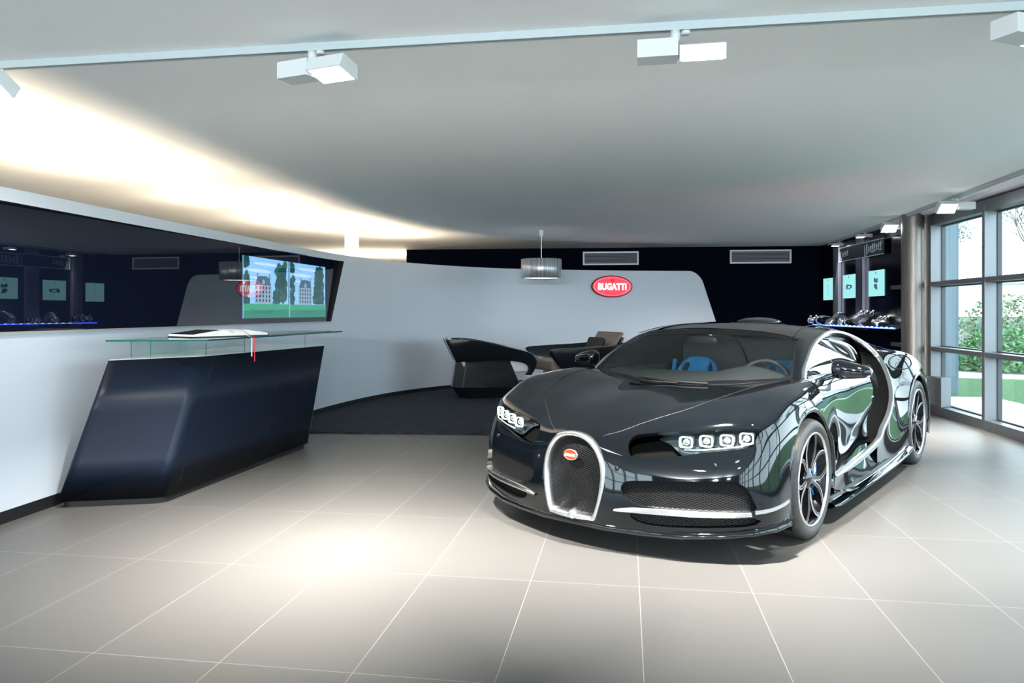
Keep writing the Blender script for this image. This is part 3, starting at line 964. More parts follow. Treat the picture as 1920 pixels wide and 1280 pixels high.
mat_spoke = mat('gloss_black_spoke', (.006, .006, .007), .12, .0, .6, coat=.6)
mat_disc = mat('brake_disc', (.10, .10, .11), .35, .9)
# local +Y is outboard for the left wheels; forward is +X
wheel(0, .340, .340, .262, .285, 1.0, 1, R(180))
wheel(2.711, .356, .356, .275, .355, 1.0, 1, R(180))
wheel(0, .340, .340, .262, .285, 1.0, -1, R(0))
wheel(2.711, .356, .356, .275, .355, 1.0, -1, R(0))

# =============================================================== cabin
for sd in (1, -1):
    se = empty('seat', car((1.22, .36*sd, .30))); se.parent = CAR
    # shell backrest with two belt openings
    col_ = blueleather
    def bx(y, z): return -(.10+.45*(z-.0)*.5)
    prof = [(-.22,0),(-.235,.25),(-.215,.42),(-.185,.50),(-.150,.565),(-.09,.603),(0,.612),(.09,.603),(.150,.565),(.185,.50),(.215,.42),(.235,.25),(.22,0)]
    hole = [(.105,.46),(.150,.50),(.130,.555),(.095,.565),(.075,.53)]
    pts = [Vector(p) for p in prof]+[Vector(p) for p in hole]+[Vector((-a, b)) for a, b in hole]
    E_ = [(i, (i+1) % 13) for i in range(13)]+[(13+i, 13+(i+1) % 5) for i in range(5)]+[(18+i, 18+(i+1) % 5) for i in range(5)]
    ov, oe, of, *_ = delaunay_2d_cdt(pts, E_, [], 1, 1e-6)
    A_ = np.array([(v.x, v.y) for v in ov]); F_ = [f for f in of]
    good = []
    for f in F_:
        c = A_[list(f)].mean(0)[None]
        if inpoly(c, hole)[0] or inpoly(c, [(-a, b) for a, b in hole])[0]: continue
        good.append(f)
    s = MB(); s.add([(-.02-.28*b+.25*a*a*4, a, b) for a, b in A_], good, True)
    s.build('backrest', col_, se, solid=.05, bevel=.01)
    c_ = MB(); c_.box((.22, 0, .04), (.50, .44, .12)); c_.build('seat_cushion', col_, se, bevel=.03)
    bt = MB(); bt.box((-.19, .262*sd, .47), (.01, .034, .24), rx=R(9)*sd); bt.build('seat_belt', blueleather, se)
# dashboard, cowl, steering wheel
d = MB(); P = []
for y in np.linspace(-.68, .68, 23):
    hump = .055*math.exp(-((y-.36)/.17)**2)
    P.append([car((x, y, z+hump*k)) for x, z, k in ((.20+.3*y*y,.815,0),(.40,.845,.3),(.60,.862,1),(.70,.855,1.1),(.74,.80,.7),(.72,.55,0))])
d.grid(P); d.build('dashboard', darkleather, CAR)
SW = empty('steering_wheel', car((.86, .36, .775))); SW.parent = CAR; SW.rotation_euler = (0, R(68), 0)
s = MB(); s.tube([(.175*math.cos(a), .185*math.sin(a), 0) for a in [2*math.pi*k/40 for k in range(40)]], .014, 8, closed=True); s.build('wheel_rim', darkleather, SW)
s = MB()
for a in (R(90), R(-90), R(0)): s.box((.09*math.cos(a), .09*math.sin(a), 0), (.16, .03, .012), rz=a)
s.ellipsoid((0, 0, 0), (.06, .07, .02)); s.build('wheel_spoke', silver, SW)
# inner door cards and rear bulkhead
c = MB()
c.box(car((1.62, 0, .70)), (.04, 1.25, .75)); c.build('rear_bulkhead', darkleather, CAR)
for sd in (1, -1):
    c = MB(); c.grid([[car((x, sd*y, z)) for z, y in ((.85,.72),(.75,.74),(.5,.76),(.25,.76))] for x in (.50, .8, 1.2, 1.5)])
    c.build('door_card', darkleather, CAR)
c = MB(); c.grid([[car((x, y, z)) for y, z in ((-.62, z0-.03), (0, z0), (.62, z0-.03))] for x, z0 in ((.80,1.135),(1.2,1.165),(1.6,1.15))]); c.build('headliner', darkleather, CAR)
arc = MB(); arc.tube([car(p) for p in smooth_open([(.78,0,1.12),(1.1,0,1.10),(1.35,0,1.02),(1.5,0,.85),(1.5,0,.6)], 5)], .012, 8); arc.build('centre_arc', silver, CAR)
rv = MB(); rv.ellipsoid(car((.66, 0, 1.085)), (.015, .11, .030), 16, 8, .7); rv.build('interior_mirror', blackm, CAR)
# =============================================================== camera & world
F_ = 1390.0; HC = 1.29; Y0 = 584.0
cam = bpy.data.cameras.new('camera'); co_ = bpy.data.objects.new('camera', cam); COL.objects.link(co_)
co_.location = (0, 0, HC); co_.rotation_euler = (R(90), 0, 0)
cam.sensor_width = 36; cam.lens = 36*F_/1920; cam.shift_y = -(640-Y0)/1920; cam.clip_start = .05; cam.clip_end = 200
SC.camera = co_
SC.view_settings.view_transform = 'Standard'; SC.view_settings.look = 'None'
SC.view_settings.exposure = 0.50; SC.view_settings.gamma = 1.0; SC.view_settings.use_curve_mapping = False

ROOM = -.15246                      # the grid of the room is turned by this much
EI = Vector((math.cos(ROOM), math.sin(ROOM), 0)); EJ = Vector((-math.sin(ROOM), math.cos(ROOM), 0))
CEIL = 2.55

# ---- floor
fm = mat('floor_tile', (.35, .34, .32), .43, 0, .4)
tw, td = .5134, .9973
ox, oy = -3.0855*tw, 5.4603*tw
tc = nd(fm, 'ShaderNodeNewGeometry'); sp_ = nd(fm, 'ShaderNodeSeparateXYZ'); lk(fm, tc.outputs['Position'], sp_.inputs[0])
def mth(m, op, a, b=None, c=None):
    n = nd(m, 'ShaderNodeMath', operation=op)
    for i, x in enumerate((a, b, c)):
        if x is None: continue
        if isinstance(x, (int, float)): n.inputs[i].default_value = x
        else: lk(m, x, n.inputs[i])
    return n.outputs[0]
def rotc(m, X, Y, e):
    return mth(m, 'ADD', mth(m, 'MULTIPLY', mth(m, 'SUBTRACT', X, ox), e.x), mth(m, 'MULTIPLY', mth(m, 'SUBTRACT', Y, oy), e.y))
a_ = mth(fm, 'DIVIDE', rotc(fm, sp_.outputs['X'], sp_.outputs['Y'], EI), tw)
b_ = mth(fm, 'DIVIDE', rotc(fm, sp_.outputs['X'], sp_.outputs['Y'], EJ), td)
def line(m, c, w):
    d = mth(m, 'ABSOLUTE', mth(m, 'SUBTRACT', c, mth(m, 'ROUND', c)))
    return mth(m, 'LESS_THAN', d, w)
ln = mth(fm, 'MAXIMUM', line(fm, a_, .0015/tw), line(fm, b_, .0015/td))
cb_ = nd(fm, 'ShaderNodeCombineXYZ'); lk(fm, mth(fm, 'FLOOR', a_), cb_.inputs[0]); lk(fm, mth(fm, 'FLOOR', b_), cb_.inputs[1])
wn = nd(fm, 'ShaderNodeTexWhiteNoise', noise_dimensions='3D'); lk(fm, cb_.outputs[0], wn.inputs['Vector'])
ns = nd(fm, 'ShaderNodeTexNoise', i_Scale=2.2, i_Detail=5.0)
v_ = mth(fm, 'ADD', mth(fm, 'MULTIPLY', wn.outputs['Value'], .05), mth(fm, 'MULTIPLY', ns.outputs['Fac'], .10))
cr = nd(fm, 'ShaderNodeMix', data_type='RGBA'); cr.inputs[6].default_value = (.078, .077, .074, 1); cr.inputs[7].default_value = (.122, .119, .114, 1)
lk(fm, mth(fm, 'MULTIPLY', v_, 5.0), cr.inputs[0])
c2 = nd(fm, 'ShaderNodeMix', data_type='RGBA'); lk(fm, ln, c2.inputs[0]); lk(fm, cr.outputs[2], c2.inputs[6]); c2.inputs[7].default_value = (.24, .232, .22, 1)
lk(fm, c2.outputs[2], bsdf(fm).inputs['Base Color'])
f = MB(); f.add([(-6.6, -7, 0), (3.17, -7, 0), (6.35, 15.5, 0), (6.35, 22, 0), (-6.6, 22, 0)], [(0, 1, 2, 3, 4)])
fo = f.build('floor', fm, None); tag(fo, kind='structure')

white = mat('white_ceiling', (.90, .93, .94), .8)
wallw = mat('white_wall', (.56, .61, .68), .33, 0, .5)
f = MB(); f.add([(-6.6, -7, CEIL), (3.15, -7, CEIL), (6.33, 15.5, CEIL), (6.33, 22, CEIL), (-6.6, 22, CEIL)], [(4, 3, 2, 1, 0)])
tag(f.build('ceiling', white, None, recalc=False), kind='structure')

# ---- curved partition wall
PATH = [(-3.46,1.9),(-3.30,3.0),(-3.10,4.49),(-2.97,5.5),(-2.82,6.6),(-2.65,7.8),(-2.463,9.05),(-2.20,10.15),(-1.80,11.20),(-1.15,12.15),(-.30,12.95),(.75,13.40),(1.90,13.70),(3.10,13.85),(4.30,13.90)]
PS = smooth_open([(a, b, 0) for a, b in PATH], 8)
PS = [Vector((float(p[0]), float(p[1]), 0)) for p in PS]
cum = [0]
for a, b in zip(PS, PS[1:]): cum.append(cum[-1]+(b-a).length)
def at_s(s):
    s = max(0, min(cum[-1], s))
    for i in range(len(PS)-1):
        if cum[i+1] >= s:
            t = (s-cum[i])/(cum[i+1]-cum[i]); p = PS[i].lerp(PS[i+1], t); d = (PS[i+1]-PS[i]).normalized()
            return p, d
    return PS[-1], (PS[-1]-PS[-2]).normalized()
def s_at_px(px):
    best = None
    for k in range(0, 2000):
        s = cum[-1]*k/2000; p, d = at_s(s)
        if p.y > 1:
            e = abs(960+F_*p.x/p.y-px)
            if best is None or e < best[0]: best = (e, s)
    return best[1]
WH = 2.05
def s_end(z):
    p0 = s_at_px(1311)
    s = p0+.33*(WH-z)
    if z > WH-.22: 
        k = (z-(WH-.22))/.22
        s -= .20*(1-math.sqrt(max(0, 1-k*k)))
    return s
def s_open(z):                       # slanted far end of the glazed opening
    a = s_at_px(621); b = s_at_px(645); t = (z-1.16)/(1.965-1.16)
    return a+(b-a)*t
def strip(zs, s0, s1, n):
    return [[(lambda p: (p.x, p.y, z))(at_s(s0(z)+(s1(z)-s0(z))*k/n)[0]) for k in range(n+1)] for z in zs]
w_ = MB()
def cstrip(zs, s0, s1, n, o=0.0):
    rows = []
    for z in zs:
        row = []
        for k in range(n+1):
            p, d = at_s(s0(z)+(s1(z)-s0(z))*k/n); nn_ = Vector((d.y, -d.x, 0)); q = p-nn_*o; row.append((q.x, q.y, z))
        rows.append(row)
    return rows
Z0_ = lambda z: 0
w_.grid(cstrip([0, 1.16], Z0_, s_end, 160), True)
w_.grid(cstrip([1.16, 1.5, 1.75, 1.83, 1.9, 1.965], s_open, s_end, 100), True)
top_rows = cstrip([1.965, 1.98, 2.0, 2.015, 2.03, 2.04, 2.046, 2.05], Z0_, s_end, 160)
w_.grid(top_rows, True)
w_.grid(cstrip([0, 1.16, 1.83, 1.9, 1.965, 2.0, 2.03, 2.05], Z0_, s_end, 160, .12), True)
w_.grid([cstrip([2.05], Z0_, s_end, 160)[0], cstrip([2.05], Z0_, s_end, 160, .12)[0]], False)
ez = [0, 1.16, 1.83, 1.88, 1.9, 1.93, 1.965, 1.98, 2.0, 2.015, 2.03, 2.04, 2.046, 2.05]
def endp(z, o):
    p, d = at_s(s_end(z)); nn_ = Vector((d.y, -d.x, 0)); q = p-nn_*o; return (q.x, q.y, z)
w_.grid([[endp(z, 0), endp(z, .12)] for z in ez], False)
wo = w_.build('wall_left', wallw, None, recalc=False); tag(wo, kind='structure')
# black skirting
b_ = MB(); rows = []
sE = s_end(0)
for z, o in ((0, .006), (.075, .006), (.075, -.004)):
    row = []
    for k in range(121):
        p, d = at_s(sE*k/120); n = Vector((d.y, -d.x, 0)); q = p+n*o; row.append((q.x, q.y, z))
    rows.append(row)
b_.grid(rows, False); tag(b_.build('baseboard_left', blackm, None), kind='structure')

# ---- glazed display panel in the partition
GA = R(8.75); GX0, GY0 = -3.165, 4.5
def gpt(y, z, o=0.0):               # plane of the dark glass; o = towards the room
    return (GX0+math.tan(GA)*(y-GY0)+o*math.cos(GA), y-o*math.sin(GA), z)
def gy(px):                         # depth where an image column meets the glass plane
    k = (px-960)/F_; return (GX0-math.tan(GA)*GY0)/(k-math.tan(GA))
PANEL = empty('display_window', gpt(6, 1.16), 0, 'long dark mirror-like glass panel with slanted end set in the white curved wall', 'display window')
PINV = Matrix.Translation(Vector(gpt(6, 1.16))).inverted()
def pl(o):  # parent helper keeping world place
    o.parent = PANEL; o.matrix_parent_inverse = PINV; return o
darkglass = glass('dark_glass', (.75, .8, .9), 1.75)
ye0, ye1 = gy(621)+.03, gy(645)+.03
# single sheet so the reflection is clean
g = MB(); g.add([gpt(1.95, 1.15), gpt(ye0, 1.15), gpt(ye1, 1.975), gpt(1.95, 1.975)], [(0, 1, 2, 3)])
pl(g.build('glass_pane', darkglass, None, recalc=False))
navy = mat('navy_back', (.003, .007, .022), .7, 0, .2)
g = MB(); g.add([gpt(1.95, 1.1, -.045), gpt(ye1+.1, 1.1, -.045), gpt(ye1+.1, 2.0, -.045), gpt(1.95, 2.0, -.045)], [(0, 1, 2, 3)])
pl(g.build('back_panel', navy, None, recalc=False))
ledge = MB()
for k in range(30):
    s0 = 0+(s_open(1.16)+.02)*k/30; s1 = (s_open(1.16)+.02)*(k+1)/30
    P = []
    for s in (s0, s1):
        p, d = at_s(s); n = Vector((d.y, -d.x, 0))
        P.append([tuple(p+n*o+Vector((0, 0, z))) for o, z in ((-.10, 1.163), (.012, 1.163), (.012, 1.150), (0, 1.150))])
    ledge.grid(P, False)
pl(ledge.build('window_ledge', mat('ledge_metal', (.62, .60, .58), .35, .6), None))
# top and end reveals
rv_ = MB()
P = [[], []]
for k in range(61):
    s = (s_open(1.965))*k/60; p, d = at_s(s); n = Vector((d.y, -d.x, 0))
    P[0].append(tuple(p+Vector((0, 0, 1.965)))); P[1].append(tuple(p-n*.11+Vector((0, 0, 1.965))))
rv_.grid(P, False)
P = []
for z in (1.16, 1.965):
    p, d = at_s(s_open(z)); n = Vector((d.y, -d.x, 0)); P.append([tuple(p+Vector((0, 0, z))), tuple(p-n*.11+Vector((0, 0, z)))])
rv_.grid(P, False)
pl(rv_.build('reveal', blackm, None))

# ---- pair of video screens behind the glass (a park with a country house)
def scr_mat(n, c, s=1.0): return emis(n, c, s)
s_sky = scr_mat('screen_sky', (.30, .60, .92), 1.1); s_cloud = scr_mat('screen_cloud', (.60, .80, .95), 1.1)
s_tree = scr_mat('screen_tree', (.025, .12, .11), .7); s_tree2 = scr_mat('screen_tree_light', (.06, .20, .16), .75)
s_lawn = scr_mat('screen_lawn', (.05, .40, .20), 1.0); s_lawn2 = scr_mat('screen_lawn_dark', (.03, .27, .17), 1.0)
s_house = scr_mat('screen_house', (.30, .42, .50), 1.05); s_roof = scr_mat('screen_roof', (.10, .20, .30), .75)
s_win = scr_mat('screen_window', (.05, .09, .14), .75); s_ink = scr_mat('screen_ink', (.01, .05, .05), .5)
rnd = random.Random(3)
def screen(pxa, pxb, za, zb, label):
    ya, yb = gy(pxa), gy(pxb)
    # depth corrected so that the screens lie 2 cm behind the pane
    org = gpt(ya, 0, -.02)
    S = empty('video_screen', (org[0], org[1], za), 0, label, 'screen', 'video screens behind the dark glass')
    inv = Matrix.Translation(S.location).inverted()
    wid = yb-ya
    mats = [s_sky, s_cloud, s_tree, s_tree2, s_lawn, s_lawn2, s_house, s_roof, s_win, s_ink]
    m = MB(); lay = [0]
    def Pt(u, v): return gpt(ya+wid*u, za+(zb-za)*v, -.020+lay[0])
    def quad(pts, mi):
        lay[0] += .00004; m.mi = mi; m.add([Pt(min(max(u, 0), 1), min(max(v, 0), 1)) for u, v in pts], [tuple(range(len(pts)))], False)
    quad([(0,0),(1,0),(1,1),(0,1)], 0)
    for c in ((.35,.78,.5,.03),(.30,.66,.4,.02),(.5,.9,.6,.025)):
        quad([(c[0]+c[2]*math.cos(a)*.5, c[1]+c[3]*math.sin(a)) for a in [2*math.pi*k/14 for k in range(14)]], 1)
    # house
    quad([(.24,.24),(.60,.24),(.60,.55),(.24,.55)], 6)
    quad([(.25,.55),(.59,.55),(.54,.68),(.48,.70),(.36,.70),(.30,.68)], 7)
    for x in (.29, .55): quad([(x,.62),(x+.02,.62),(x+.02,.74),(x,.74)], 7)
    for r in range(4):
        for c in range(5): quad([(.265+c*.068,.27+r*.07),(.295+c*.068,.27+r*.07),(.295+c*.068,.315+r*.07),(.265+c*.068,.315+r*.07)], 8)
    quad([(.39,.56),(.45,.56),(.45,.62),(.42,.65),(.39,.62)], 6)
    def blob(cx, cy, r, mi):
        quad([(cx+r*math.cos(a)*(.8+.35*rnd.random()), cy+r*1.3*math.sin(a)*(.8+.35*rnd.random())) for a in [2*math.pi*k/12 for k in range(12)]], mi)
    for k in range(130):
        blob(.80+.13*rnd.uniform(-1, 1)*(1 if k < 40 else .7), .27+.66*rnd.random(), .022+.035*rnd.random(), 2 if k % 3 else 3)
    for k in range(26): blob(.02+.08*rnd.random(), .22+.5*rnd.random(), .045, 2 if k % 2 else 3)
    for k in range(12): blob(.08*rnd.random(), .86+.10*rnd.random(), .05, 2)
    for k in range(16): blob(.64+.08*rnd.random(), .24+.22*rnd.random(), .04, 2 if k % 3 else 3)
    quad([(0,0),(1,0),(1,.235),(0,.235)], 4); quad([(0,0),(1,0),(1,.15),(0,.12)], 5)
    x = .17                                           # handwriting on the lawn
    def wr(x, y0, y1, sl=.012): quad([(x, y0),(x+.006, y0),(x+.006+sl, y1),(x+sl, y1)], 9)
    wr(.17,.07,.15,.0); quad([(.15,.15),(.20,.155),(.20,.148),(.15,.143)], 9)
    for k in range(18): wr(.21+k*.024, .085+.01*rnd.random(), .105+.03*rnd.random()+(.03 if k in (3, 7) else 0), .012*rnd.random())
    quad([(.46,.05),(.47,.05),(.49,.10),(.48,.10)], 9)
    o = m.build('display', mats, None, recalc=False); o.parent = S; o.matrix_parent_inverse = inv
    bz = MB()
    bz.add([gpt(ya-.004, za-.006, -.033), gpt(yb+.004, za-.006, -.033), gpt(yb+.004, zb+.006, -.033), gpt(ya-.004, zb+.006, -.033)], [(0, 1, 2, 3)])
    o = bz.build('bezel', blackm, None, solid=.004); o.parent = S; o.matrix_parent_inverse = inv
    return S
screen(458.5, 544, 1.222, 1.862, 'left video screen behind dark glass showing country house and lawn')
screen(545.5, 612.5, 1.222, 1.862, 'right video screen behind dark glass, beside the slanted end of the panel')

# ---- navy back wall
nw = mat('navy_wall', (.0012, .0022, .008), .8, 0, .04)
def nwx(y_of, px):   # helper unused
    return None
NWa = Vector((-2.15, 15.1, 0)); NWb = Vector((6.3, 14.15, 0)); dN = (NWb-NWa).normalized(); nN = Vector((dN.y, -dN.x, 0))
w_ = MB(); w_.hexa([NWa, NWb, NWb-nN*.2, NWa-nN*.2], [p+Vector((0, 0, CEIL)) for p in (NWa, NWb, NWb-nN*.2, NWa-nN*.2)])
tag(w_.build('wall_back', nw, None), kind='structure')
def on_nw(px):
    k = (px-960)/F_                       # X = k*Y on the line NWa + t*dN
    t = (k*NWa.y-NWa.x)/(dN.x-k*dN.y); return NWa+dN*t
# far warm-lit room behind the partition
farw = mat('far_wall', (.80, .74, .66), .8)
w_ = MB(); w_.box((-3.5, 19.0, 1.3), (10, .1, 2.6)); tag(w_.build('wall_far', farw, None), kind='structure')
w_ = MB(); w_.box((-6.6, 11, 1.3), (.1, 17, 2.6), rz=0); tag(w_.build('wall_outer', farw, None), kind='structure')
# round white column
c = MB(); c.lathe([(.105, 0), (.105, CEIL-.02), (.13, CEIL)], (-2.42, 11.2, 0), 32)
tag(c.build('round_column', white, None), 'round white column rising behind the curved white wall', 'column')
# shelf rail in the back room
rl = MB(); rl.box((-2.6, 18.3, 2.38), (3.2, .25, .05)); rl.mi = 1; rl.box((-2.6, 18.25, 2.325), (3.2, .3, .02))
for x in (-2.95, -2.88): rl.box((x, 18.0, 2.30), (.02, .02, .45))
rl.build('trim_1', [farw, blackm], None); tag(bpy.data.objects['trim_1'], kind='structure')

# ---- ventilation grilles on the navy wall
vm = mat('vent_frame', (.80, .82, .86), .4); vs_ = mat('vent_slat', (.34, .37, .42), .45, .2)
def vent(px, z, w, h, label):
    p = on_nw(px); E = empty('air_vent', (p.x, p.y, z), math.atan2(dN.y, dN.x), label, 'air vent')
    fr = MB()
    for s in (1, -1):
        fr.box((0, -.012, s*h/2), (w+.03, .03, .03)); fr.box((s*w/2, -.012, 0), (.03, .03, h))
    fr.build('frame', vm, E)
    b = MB(); b.box((0, -.003, 0), (w, .004, h)); b.build('backing', blackm, E)
    sl = MB(); n = 9
    for k in range(n): sl.box((0, -.012, -h/2+h*(k+.5)/n), (w, .014, .010), rx=R(30))
    sl.build('louvres', vs_, E)
vent(1145, 1.29+(584-483)/96.0, 1.06, .235, 'left white-framed air vent on the navy wall above the red sign')
vent(1425.5, 1.29+(584-480)/98.0, 1.12, .235, 'right white-framed air vent on the navy wall above the car roof')

# ---- illuminated oval sign
k = s_at_px(1146); p, d = at_s(k)
SG = empty('oval_sign', (p.x, p.y, 1.29+(584-537)*p.y/F_), math.atan2(d.y, d.x), 'red illuminated oval sign with white lettering on the curved wall', 'sign')
sc_ = p.y/F_
a_, b_ = 39.5*sc_, 20.5*sc_
s_red = mat('sign_red', (.9, .02, .04), .4, emit=(1, .03, .06), es=.95)
s_wh = emis('sign_white', (1, .97, .97), 1.6)
m = MB(); P = []
for i in range(65):
    t = 2*math.pi*i/64; P.append([((a_+o)*math.cos(t), y, (b_+o)*math.sin(t)) for o, y in ((0, 0), (0, -.06), (-.012, -.068), (-.02, -.062))])
m.grid(P); m.build('rim', mat('sign_rim', (.25, .03, .04), .3, .5), SG)
m = MB(); m.add([((a_-.018)*math.cos(2*math.pi*i/64), -.060, (b_-.018)*math.sin(2*math.pi*i/64)) for i in range(64)], [tuple(range(64))[::-1]]); m.build('face', s_red, SG)
m = MB()
for i in range(56):
    t = 2*math.pi*i/56; m.box(((a_-.042)*math.cos(t), -.062, (b_-.038)*math.sin(t)), (.011, .004, .011))
m.build('pearl_border', mat('sign_pearl', (.9, .5, .5), .4, emit=(1, .55, .55), es=.5), SG)
MS = Matrix.Rotation(R(90), 4, 'X')
def sgt(x, y, z): return Matrix.Translation((x, y, z)) @ MS
text_mesh('lettering', 'BUGATTI', .168, s_wh, SG, sgt(0, -.066, -.012), bold=.0062, depth=.004, sx=.80)
text_mesh('monogram', 'E', .075, blackm, SG, sgt(-.020, -.064, .108), depth=.002, mirror=True)
text_mesh('monogram', 'B', .075, blackm, SG, sgt(.020, -.064, .108), depth=.002)

# ---- pendant lamp
PX, PY = .455, 11.5; s_ = F_/PY
steelm = mat('brushed_steel', (.55, .56, .57), .38, .75)
tc = nd(steelm, 'ShaderNodeTexCoord'); sx = nd(steelm, 'ShaderNodeSeparateXYZ'); lk(steelm, tc.outputs['Object'], sx.inputs[0])
at = mth(steelm, 'ARCTAN2', sx.outputs['Y'], sx.outputs['X'])
nz = nd(steelm, 'ShaderNodeTexNoise', noise_dimensions='1D', i_Scale=22.0, i_Detail=5.0); lk(steelm, at, nz.inputs['W'])
rp = nd(steelm, 'ShaderNodeValToRGB'); rp.color_ramp.elements[0].position = .35; rp.color_ramp.elements[1].position = .68
rp.color_ramp.elements[0].color = (.30, .34, .38, 1); rp.color_ramp.elements[1].color = (.98, .98, .98, 1)
lk(steelm, nz.outputs['Fac'], rp.inputs[0]); lk(steelm, rp.outputs[0], bsdf(steelm).inputs['Base Color'])
PLmp = empty('pendant_lamp', (PX, PY, 0), 0, 'drum pendant lamp with brushed steel shade hanging by the navy wall', 'lamp')
zb = HC+(584-522)/s_; zt = HC+(584-486)/s_
m = MB(); m.lathe([(.306, zb), (.314, zb), (.314, zt), (.306, zt), (.306, zb)], (0, 0, 0), 64); m.build('shade', steelm, PLmp)
m = MB(); m.lathe([(0, zb+.03), (.29, zb+.012)], (0, 0, 0), 48); m.build('diffuser', emis('lamp_diffuser', (1, .97, .92), 5.0), PLmp)
m = MB(); m.lathe([(.29, zt-.01), (.0, zt)], (0, 0, 0), 32); m.build('cap', silver, PLmp)
m = MB(); m.lathe([(.006, zt), (.006, CEIL-.09)], (0, 0, 0), 10); m.build('stem', silver, PLmp)
m = MB(); m.lathe([(.0, CEIL-.10), (.03, CEIL-.10), (.04, CEIL)], (0, 0, 0), 20); m.build('ceiling_cup', vm, PLmp)

# ---- carpet area
car_m = mat('navy_carpet', (.02, .026, .036), .9, 0, .1)
noise_vary(car_m, (.012, .016, .024), (.045, .055, .07), 6, stretch=(1.2, 14, 1), detail=6)
cp_ = MB(); poly = []
i0 = s_at_px(575)-.35
for k in range(50):
    p, d = at_s(i0+(sE-.1-i0)*k/49); n = Vector((d.y, -d.x, 0)); q = p+n*.02; poly.append((q.x, q.y))
A0 = Vector((-2.167, 7.864)); A1 = Vector((-.307, 7.76)); dd = (A1-A0).normalized()
left = A0-dd*.42; right = A0+dd*6.3
poly += [(4.1, 11.5), tuple(right), tuple(left)]
cp_.prism([(a, b) for a, b in poly], .002, .020)
tag(cp_.build('navy_carpet', car_m, None), 'large navy carpet with straight front edge under the armchairs', 'carpet')

# ---- lighting tracks and spots
trm = mat('track_paint', (.42, .48, .50), .45); trd = mat('track_slot', (.03, .035, .04), .5)
spm = mat('spot_housing', (.60, .63, .64), .4)
T1a = Vector((-3.4, 3.75+.155*.8, 0)); T1b = Vector((3.5, 3.75-.155*6.1, 0)); 
T2a = Vector((5.92, 14.0, 0)); T2b = Vector((3.55, 1.2, 0))
def track(a, b, label):
    d = (b-a).normalized(); L_ = (b-a).length; c = (a+b)/2
    E = empty('lighting_track', (c.x, c.y, CEIL), math.atan2(d.y, d.x), label, 'lighting track')
    m = MB(); m.box((0, .011, -.018), (L_, .012, .036)); m.box((0, -.011, -.018), (L_, .012, .036)); m.build('rail', trm, E)
    m = MB(); m.box((0, 0, -.014), (L_, .012, .026)); m.build('power_slot', trd, E)
    return d
d1 = track(T1a, T1b, 'long grey ceiling lighting track crossing above the car')
d2 = track(T2b, T2a, 'grey ceiling lighting track running along the window wall')
spot_e = emis('spot_glass', (.96, 1.0, 1.0), 12)
def on_line(a, b, px):
    k = (px-960)/F_; d = b-a; t = (k*a.y-a.x)/(d.x-k*d.y); return a+d*t
def fixture(p, face, tilt, label, two=True, energy=120, target=None, col=(1, .95, .88), angle=70, blend=.8, lamp=True, gear=True, scale=1.0):
    """gear box under the track and a flat flood head beside it; face = direction of the head"""
    E = empty('track_spotlight', (p.x, p.y, CEIL-.036), face, label, 'spotlight', 'ceiling track spotlights')
    E.scale = (scale, scale, scale)
    m = MB(); m.lathe([(.0, -.045), (.022, -.045), (.022, 0), (0, 0)], (0, 0, 0), 16)
    m.lathe([(0, -.018), (.02, -.018), (.02, -.004), (0, -.004)], (.045, 0, 0), 16); m.build('stem', spm, E)
    m = MB(); m.box((-.075, 0, -.085), (.175, .115, .078)); m.build('gear_box', spm, E, bevel=.002)
    Hd = MB(); M0 = Matrix.Translation((.016, 0, -.085)) @ Matrix.Rotation(tilt, 4, 'X')
    vs = [(x, y, z) for x in (0, .195) for y in (-.072, .072) for z in (-.042, .025)]
    vs = [(x, y*(1.0 if z < 0 else .8), z) for x, y, z in vs]
    Hd.add([M0 @ Vector(v) for v in vs], [(0, 1, 3, 2), (4, 6, 7, 5), (0, 4, 5, 1), (2, 3, 7, 6), (0, 2, 6, 4), (1, 5, 7, 3)])
    h = Hd.build('lamp_head', spm, E, bevel=.002)
    g = MB(); g.add([M0 @ Vector(v) for v in ((.012, -.060, -.0435), (.183, -.060, -.0435), (.183, .060, -.0435), (.012, .060, -.0435))], [(0, 1, 2, 3)])
    g.build('lamp_glass', spot_e, h)
    if lamp:
        L = bpy.data.lights.new('spot_lamp', 'AREA'); L.shape = 'RECTANGLE'; L.size = .17; L.size_y = .12; L.energy = energy; L.color = col; L.spread = R(angle)
        lo = bpy.data.objects.new('spot_lamp', L); COL.objects.link(lo)
        W = Matrix.Translation(E.location) @ Matrix.Rotation(face, 4, 'Z') @ M0
        pos = W @ Vector((.0975, 0, -.048)); lo.location = pos
        dirv = (Vector(target)-pos) if target else (W.to_3x3() @ Vector((0, 0, -1)))
        lo.rotation_euler = dirv.to_track_quat('-Z', 'Y').to_euler()
    return E
LIGHTS1 = globals().get('LIGHTS1', {})
f1 = on_line(T1a, T1b, 586)
fixture(f1, math.atan2(d1.y, d1.x)+R(-14), R(-12), 'white track spotlight glowing above the desk, left of centre', energy=185, target=(-1.0, 4.2, 0), angle=86)
f2 = on_line(T1a, T1b, 1266)
fixture(f2, math.atan2(d1.y, d1.x)+R(-2), R(22), 'white track spotlight directly above the car bonnet', energy=125, target=(1.35, 3.9, 0), angle=84)
f3 = on_line(T1a, T1b, -30)
fixture(f3, math.atan2(d1.y, d1.x)+R(-18), R(-40), 'white track spotlight cut by the left edge of the picture', energy=12, target=(-2.6, 5.2, .8), angle=80)
f4 = on_line(T1a, T1b, 1934)
fixture(f4, math.atan2(d1.y, d1.x)+R(30), R(10), 'white track spotlight cut by the right edge of the picture', energy=130, target=(3.0, 5.5, 0), angle=90)
